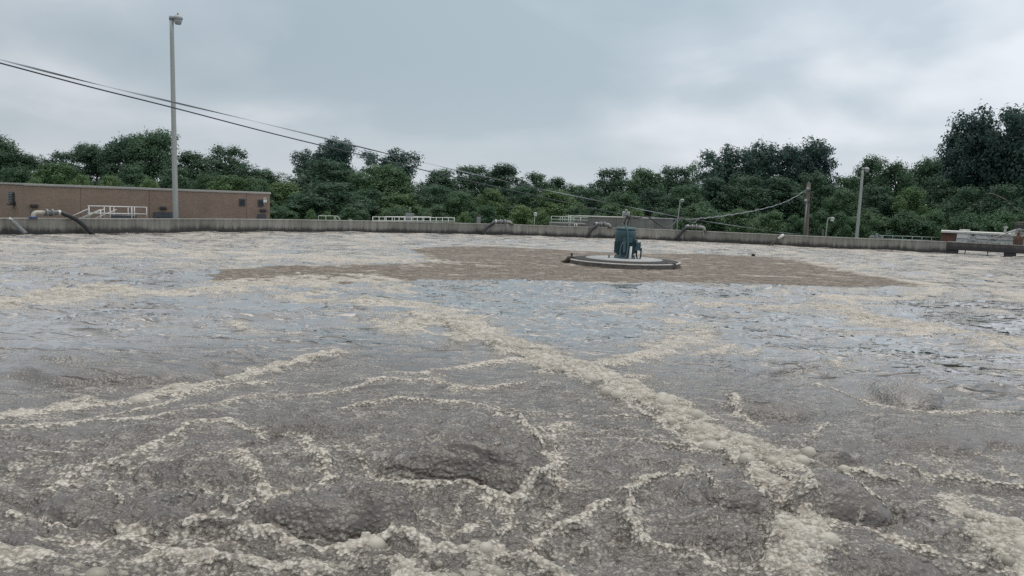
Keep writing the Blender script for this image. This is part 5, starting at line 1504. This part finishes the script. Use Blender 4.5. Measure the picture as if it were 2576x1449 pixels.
# ================================================================ trees
def rand_unit(r_, n):
    v = r_.normal(size=(n, 3)); return v / np.linalg.norm(v, axis=1)[:, None]
def crown_mesh(name, lobes, n_leaf, size, seed, up=.35, flat=1.0, mat='leaf_mid', bias=.45):
    """lobes: (x, y, z, rx, rz, weight); leaves gathered into sprays on the lobes' shells"""
    r_ = np.random.default_rng(seed)
    L = np.array(lobes); w = L[:, 5] * L[:, 3] ** 2; w = w / w.sum()
    n_spray = n_leaf // 9
    pick = r_.choice(len(L), n_spray, p=w)
    u = rand_unit(r_, n_spray); u[:, 2] = u[:, 2] * .95 + .05
    f = bias + (1.06 - bias) * r_.uniform(0, 1, n_spray) ** .55
    c = np.stack([L[pick, 0] + u[:, 0] * L[pick, 3] * f, L[pick, 1] + u[:, 1] * L[pick, 3] * f, L[pick, 2] + u[:, 2] * L[pick, 4] * f], 1)
    sp = np.repeat(c, 9, 0); un = np.repeat(u, 9, 0)
    n = len(sp)
    p = sp + r_.normal(size=(n, 3)) * np.array([.22, .22, .21]) * (size / .28)
    nrm = un * 1.0 + rand_unit(r_, n) * .55; nrm[:, 2] += up
    nrm /= np.linalg.norm(nrm, axis=1)[:, None]
    a = rand_unit(r_, n); tx = np.cross(nrm, a); tx /= np.linalg.norm(tx, axis=1)[:, None] + 1e-9
    ty = np.cross(nrm, tx)
    s_ = size * r_.uniform(.55, 1.25, n)[:, None]
    V = np.empty((n, 4, 3), np.float32)
    V[:, 0] = p - tx * s_ * .5; V[:, 1] = p + ty * s_ * .32 - nrm * s_ * .06; V[:, 2] = p + tx * s_ * .62; V[:, 3] = p - ty * s_ * .32 - nrm * s_ * .06
    q = np.arange(n * 4, dtype=np.int32)
    me = bpy.data.meshes.new(name)
    me.vertices.add(n * 4); me.vertices.foreach_set('co', V.ravel())
    me.loops.add(n * 4); me.loops.foreach_set('vertex_index', q)
    me.polygons.add(n); me.polygons.foreach_set('loop_start', np.arange(0, n * 4, 4, dtype=np.int32))
    me.update(calc_edges=True); me.materials.append(MATS[mat])
    return me
def trunk_mesh(name, lobes, h, rad, seed):
    r_ = random.Random(seed)
    m = MB()
    pts = [Vector((0, 0, 0))]
    for i in range(1, 9):
        pts.append(Vector((.25 * math.sin(i * .9 + seed), .25 * math.cos(i * 1.1 + seed), h * .85 * i / 8)))
    m.tube(pts, [rad * (1.25 - .115 * i) for i in range(9)], 8)
    for (x, y, z, rx, rz, w) in lobes[::2]:
        zb_ = max(.12 * h, min(z - rz * .9, h * .7)); b_ = pts[min(8, int(zb_ / (h * .85) * 8))]
        e_ = Vector((x, y, z + rz * .3)); md = (b_ + e_) / 2 + Vector((0, 0, -.25 + .4 * r_.random()))
        m.tube([b_, md, e_], [rad * .42, rad * .26, rad * .07], 6)
    o = m.build(name, MATS['bark']); me = o.data
    bpy.data.objects.remove(o); return me
PROTO = {}
def proto(kind, lobes, h, rad, n_leaf, size, seed, mat, **k):
    PROTO[kind] = (crown_mesh('crown', lobes, n_leaf, size, seed, mat=mat, **k), trunk_mesh('trunk', lobes, h, rad, seed), h, max(abs(l_[0]) + l_[3] for l_ in lobes))
def round_lobes(seed, h, R_, n, low=.18, r0=1.5, r1=2.2, shape=1.0):
    r_ = random.Random(seed); out = []
    for i in range(n):
        t = (i + .5) / n
        z = h * (low + (1 - low) * t)
        env = R_ * max(.12, (1 - t ** (2.4 * shape))) ** .55 * (.82 + .18 * min(1, t * 4))
        a = i * 2.399 + r_.random() * .6
        rr_ = env * (.25 + .85 * r_.random() ** .6)
        r = (r0 * .62 + (r1 * 1.1 - r0 * .62) * r_.random() ** 1.3) * (1 - .35 * t)
        rr_ = max(0, min(rr_, env * 1.12 - r * .45)); z += r_.uniform(-.08, .06) * h
        out.append((rr_ * math.cos(a), rr_ * math.sin(a), min(z, h - r * .7), r, r * 1.0, 1.0))
    return out
def tall_lobes(seed, h, R_, n):
    """open upright crown: separate heads on rising limbs with sky between them"""
    r_ = random.Random(seed); out = []
    heads = 5
    for k in range(heads):
        a = k * 2 * math.pi / heads + r_.random(); d = R_ * (.35 + .4 * r_.random()) * (0 if k == 0 else 1)
        top = h * (1.0 if k == 0 else .80 + .18 * r_.random())
        for j in range(n // heads):
            t = j / (n // heads)
            z = top - .9 - t * h * .62
            out.append((d * math.cos(a) + r_.gauss(0, .55 + .5 * t), d * math.sin(a) + r_.gauss(0, .55 + .5 * t), z, .85 + .75 * r_.random() + .4 * t, .75 + .5 * r_.random(), 1.0))
    return out
def tier_lobes(seed, h, R_, n):
    """feathery sprays in level tiers"""
    r_ = random.Random(seed); out = []
    for i in range(n):
        t = r_.random() ** .8; z = h * (.22 + .74 * t); a = r_.random() * 6.283
        env = R_ * (1.0 - .62 * t ** 1.6); d = env * (.3 + .7 * r_.random() ** .5)
        r = 1.0 + .7 * r_.random()
        out.append((d * math.cos(a), d * math.sin(a), z, r * 1.1, r * .75, 1.0))
    out.append((0, 0, h - .7, 1.0, .7, 1.0))
    return out
proto('round', round_lobes(1, 12, 4.4, 44, .10), 12, .26, 22000, .36, 11, 'leaf_dark')
proto('round_b', round_lobes(2, 12, 4.8, 46, .08), 12, .26, 22000, .36, 12, 'leaf_mid')
proto('oval', round_lobes(3, 13, 3.8, 46, .08, 1.3, 1.9, .9), 13, .24, 20000, .35, 13, 'leaf_dark')
proto('tall', tall_lobes(4, 15, 3.6, 45), 15, .30, 16000, .38, 14, 'leaf_blue', up=.2)
proto('tall_b', tall_lobes(5, 15, 4.2, 50), 15, .30, 17000, .38, 15, 'leaf_blue', up=.2)
proto('tier', tier_lobes(6, 12, 4.4, 46), 12, .22, 18000, .34, 16, 'leaf_dark', up=.45)
proto('thin', tall_lobes(7, 12, 2.8, 25), 12, .18, 4500, .34, 17, 'leaf_mid')
proto('bush', round_lobes(8, 5, 2.6, 22, .10, .8, 1.2), 5, .10, 9000, .26, 18, 'leaf_mid', up=.5)
proto('light_bush', round_lobes(9, 5, 2.6, 24, .10, .7, 1.2), 5, .10, 9000, .26, 19, 'leaf_light', up=.6)
proto('light_tree', round_lobes(10, 9, 3.4, 30, .12, 1.0, 1.6), 9, .16, 14000, .30, 20, 'leaf_light', up=.55)

def plant(kind, u, vtop, wpx, Y, label, group=None, rot=None):
    cr, tk, h, R_ = PROTO[kind]
    top = aty(u, vtop, Y)
    H = top.z - GZ
    sz = H / h
    sx = (wpx / 1946.0 * Y * (1.25 if 'bush' not in kind else 1.05)) / (2 * R_)
    bush = 'bush' in kind
    root = empty('shrub' if bush else 'tree', Vector((top.x, Y, GZ)), label, 'bush' if bush else 'tree', group, rz=rot if rot is not None else random.uniform(0, 6.28))
    for nm, me_ in (('crown', cr), ('trunk', tk)):
        o = bpy.data.objects.new(nm, me_); COL.objects.link(o); o.parent = root
        o.scale = (sx, sx, sz)
    return root
G1 = 'trees of the wood beyond the tank'
TREES = [
 # the skyline, left to right
 ('tier', -8, 343, 130, 108, 'tall feathery tree cut off by the left edge of the frame'),
 ('tier', 48, 392, 110, 112, 'feathery dark tree behind the left end of the brick building'),
 ('thin', 102, 390, 60, 116, 'thin pale leaved tree poking above the left of the brick building'),
 ('round', 160, 386, 110, 118, 'rounded dark tree above the louvre end of the brick building'),
 ('tier', 238, 368, 120, 114, 'feathery tree with flat tiers well left of the tall lamp post'),
 ('tier', 318, 345, 130, 110, 'high feathery tree second to the left of the tall lamp post'),
 ('tier', 384, 333, 135, 108, 'highest feathery tree just left of the tall lamp post'),
 ('oval', 482, 386, 125, 114, 'dark oval tree just right of the tall lamp post'),
 ('round', 575, 373, 150, 120, 'broad dome shaped tree above the right half of the brick building'),
 ('round_b', 655, 428, 110, 126, 'lower dark tree above the right corner of the brick building'),
 ('thin', 708, 434, 70, 130, 'thin low tree in the dip right of the brick building'),
 ('tall', 836, 347, 125, 142, 'tall open crowned tree with cleft top crossed by the cables'),
 ('tall_b', 778, 378, 80, 142, 'shorter open headed tree leaning on the left of the cleft topped tree'),
 ('tall_b', 985, 377, 135, 138, 'tall open crowned tree right of the cleft topped tree'),
 ('round', 822, 407, 200, 122, 'wide dark spreading tree in front of the cleft topped tree'),
 ('round_b', 965, 418, 170, 116, 'wide dark tree below the second open crowned tree'),
 ('oval', 1108, 430, 130, 112, 'dark domed tree above the long white railing'),
 ('round', 1185, 421, 140, 120, 'dark tree on the skyline right of the white railing'),
 ('oval', 1266, 417, 140, 118, 'highest dark tree of the middle rise left of the sky gap'),
 ('round', 1348, 439, 110, 122, 'dark tree on the right slope of the middle rise'),
 ('oval', 1402, 450, 80, 124, 'small dark tree at the left rim of the sky gap'),
 ('round_b', 1452, 467, 100, 130, 'lowest tree in the bottom of the sky gap'),
 ('round', 1540, 428, 130, 114, 'dark tree at the right rim of the sky gap'),
 ('round_b', 1625, 429, 150, 112, 'broad dark tree above the green motor'),
 ('round', 1702, 424, 130, 116, 'dark tree between the motor and the tall open grove'),
 ('thin', 1748, 406, 70, 136, 'see through pale tree left of the tall open grove'),
 ('tall_b', 1828, 370, 120, 108, 'leftmost tree of the tall open grove by the utility pole'),
 ('tall', 1908, 356, 110, 109, 'second tree of the tall open grove by the utility pole'),
 ('tall', 1985, 364, 100, 111, 'third tree of the tall open grove just left of the utility pole'),
 ('tall_b', 2056, 353, 130, 107, 'rightmost tree of the tall open grove just right of the utility pole'),
 ('round', 2135, 447, 120, 102, 'dark low tree between the utility pole and the right lamp post'),
 ('oval', 2192, 399, 105, 112, 'dark pointed tree behind the head of the right lamp post'),
 ('round_b', 2255, 410, 130, 106, 'broad green tree right of the right lamp post'),
 ('tier', 2332, 404, 120, 110, 'feathery tree at the left rim of the right sky gap'),
 ('tall', 2425, 308, 130, 94, 'open left part of the great tree group at right, sky showing through'),
 ('tall_b', 2492, 272, 150, 92, 'highest spire of the great tree group at right'),
 ('tall_b', 2580, 264, 170, 90, 'massive dark tree cut off by the right edge'),
 ('round', 2460, 400, 170, 96, 'dense dark tree under the open left part of the great tree group'),
 ('round', 2550, 380, 170, 93, 'dense dark tree under the spire at the right edge'),
 # second row
 ('round_b', 30, 425, 120, 98, 'mid green tree behind the brick wing at the left edge'),
 ('light_tree', 145, 414, 120, 97, 'lighter green tree above the corner of the brick building'),
 ('light_bush', 90, 452, 70, 84, 'light green bush topping the roof at the brick building corner'),
 ('light_bush', 205, 444, 70, 82, 'light green bush topping the roof left of the stair railing'),
 ('light_bush', 275, 446, 90, 82, 'pale spiky bush topping the roof above the stair railing'),
 ('round', 330, 420, 120, 100, 'dark tree right behind the roof above the double door'),
 ('light_bush', 375, 455, 80, 84, 'light green bush topping the roof left of the tall lamp post'),
 ('round', 440, 425, 110, 102, 'dark tree hidden half behind the tall lamp post'),
 ('light_tree', 578, 445, 130, 96, 'light green round tree topping the roof right of the lamp post'),
 ('round_b', 520, 440, 100, 101, 'mid green tree behind the roof just right of the lamp post'),
 ('round_b', 650, 452, 110, 96, 'mid green tree behind the right corner of the brick building'),
 ('light_tree', 715, 462, 110, 98, 'light green tree at the right end of the brick building'),
 ('round', 828, 464, 190, 86, 'round dark bushy tree above the loop ladder'),
 ('round_b', 745, 500, 80, 84, 'small green tree between the brick building and the loop ladder'),
 ('round', 930, 480, 130, 92, 'dark tree behind the left end of the long white railing'),
 ('light_tree', 1010, 490, 120, 90, 'light green tree behind the grey control cabinet'),
 ('round', 1095, 470, 130, 92, 'dark tree behind the right end of the long white railing'),
 ('light_tree', 1240, 478, 90, 94, 'light green conical tree above the narrow post box'),
 ('round_b', 1160, 485, 110, 90, 'mid green tree above the narrow post box'),
 ('round', 1320, 472, 130, 95, 'dark tree behind the low globe lamp'),
 ('light_tree', 1400, 480, 120, 92, 'light green tree behind the pale green railing'),
 ('round', 1480, 478, 130, 96, 'dark tree behind the left end of the concrete block'),
 ('round_b', 1560, 485, 120, 90, 'mid green tree behind the motor and the concrete block'),
 ('round', 1640, 478, 130, 94, 'dark tree behind the right half of the concrete block'),
 ('round', 1725, 470, 130, 92, 'dark tree behind the thin lamp pole'),
 ('oval', 1800, 450, 130, 96, 'dense dark tree under the left of the tall open grove'),
 ('round', 1880, 445, 140, 95, 'dense dark tree under the middle of the tall open grove'),
 ('oval', 1965, 450, 140, 94, 'dense dark tree directly left of the wooden utility pole'),
 ('round', 2050, 440, 140, 95, 'dense dark tree behind the wooden utility pole'),
 ('round_b', 2125, 480, 110, 88, 'mid green tree behind the gooseneck lamp'),
 ('round', 2205, 470, 130, 90, 'dark tree behind the right lamp post'),
 ('light_tree', 2295, 476, 100, 86, 'lighter green tree left of the white building'),
 ('round', 2370, 450, 130, 92, 'dark tree above the red brick end of the white building'),
 ('round', 2440, 475, 130, 84, 'dark tree right behind the white building'),
 ('round', 2530, 470, 150, 82, 'dark tree behind the roof vent pipe'),
 # low growth along the wall
 ('light_bush', 783, 531, 40, 66, 'light green bush on the wall left of the loop ladder'),
 ('light_bush', 822, 535, 40, 67, 'light green bush just behind the loop ladder'),
 ('bush', 700, 520, 90, 76, 'low dark bush at the right end of the brick building'),
 ('bush', 890, 525, 90, 78, 'low dark bush left of the long white railing'),
 ('bush', 1000, 525, 100, 78, 'low dark bush behind the middle of the long white railing'),
 ('bush', 1090, 520, 90, 78, 'low dark bush behind the right of the long white railing'),
 ('light_bush', 1168, 538, 48, 66, 'small light green bush right of the long white railing'),
 ('bush', 1225, 520, 80, 77, 'low green bush behind the narrow post box'),
 ('light_bush', 1310, 520, 90, 74, 'light green bush left of the low globe lamp'),
 ('light_bush', 1365, 535, 60, 72, 'light green bush right of the low globe lamp'),
 ('bush', 1450, 525, 90, 78, 'low dark bush behind the pale green railing'),
 ('bush', 1545, 520, 110, 80, 'low dark bush showing above the concrete block left of the motor'),
 ('light_bush', 1600, 530, 70, 78, 'lighter bush showing above the concrete block right of the motor'),
 ('bush', 1680, 530, 90, 78, 'low dark bush at the thin lamp pole'),
 ('bush', 1760, 520, 110, 78, 'low dark bush above the right discharge pipe'),
 ('bush', 1850, 530, 110, 78, 'low dark bush above the mooring line'),
 ('bush', 1940, 535, 100, 78, 'low dark bush left of the utility pole foot'),
 ('bush', 2005, 545, 60, 76, 'small dark bush at the utility pole foot'),
 ('bush', 2060, 535, 80, 77, 'low dark bush left of the gooseneck lamp foot'),
 ('bush', 2125, 540, 90, 76, 'low green bush between gooseneck lamp and tall right lamp'),
 ('bush', 2200, 540, 100, 76, 'low green bush behind the valve fittings'),
 ('bush', 2280, 535, 110, 75, 'low green bush behind the grey green railing'),
 ('bush', 2350, 535, 90, 75, 'low dark bush left of the red brick end'),
 ('bush', 2430, 540, 110, 74, 'low dark bush behind the white building door panel'),
 ('bush', 2510, 535, 110, 74, 'low dark bush behind the vent pipe'),
 ('bush', 2590, 535, 110, 74, 'low dark bush at the right edge behind the crossarm pole'),
]
random.seed(21)
for k, u, v, w, Y, lab in TREES:
    plant(k, u, v, w, Y, lab, G1 if 'bush' not in k else 'bushes behind the tank wall')
# tangled undergrowth closing the foot of the wood
ul = []
r_ = random.Random(3)
for i in range(150):
    ul.append((-110 + 220 * i / 149 + r_.uniform(-1, 1), 124 + r_.uniform(-6, 6), GZ + 1.2 + 2.2 * r_.random(), 2.4, 2.0, 1.0))
um = crown_mesh('undergrowth', ul, 36000, .55, 77, mat='leaf_dark')
o = bpy.data.objects.new('undergrowth', um); COL.objects.link(o); tag(o, 'dark tangled undergrowth along the foot of the wood', kind='stuff')
# bare dead limb in the wood at the right
dl = empty('dead_branch', aty(2478, 512, 80), 'bare pale dead branch arching among the dark trees above the white building', 'branch')
MB().tube(spline([aty(2478, 487, 80), aty(2495, 487.5, 80), aty(2512, 494, 80), aty(2530, 503, 80), aty(2545, 520, 81), aty(2550, 560, 82), Vector((aty(2550, 560, 82).x, 82, GZ))], 4), [.03] * 4 + [.05] * 4 + [.07] * 17, 6).build('limb', MATS['wood_grey'], dl)
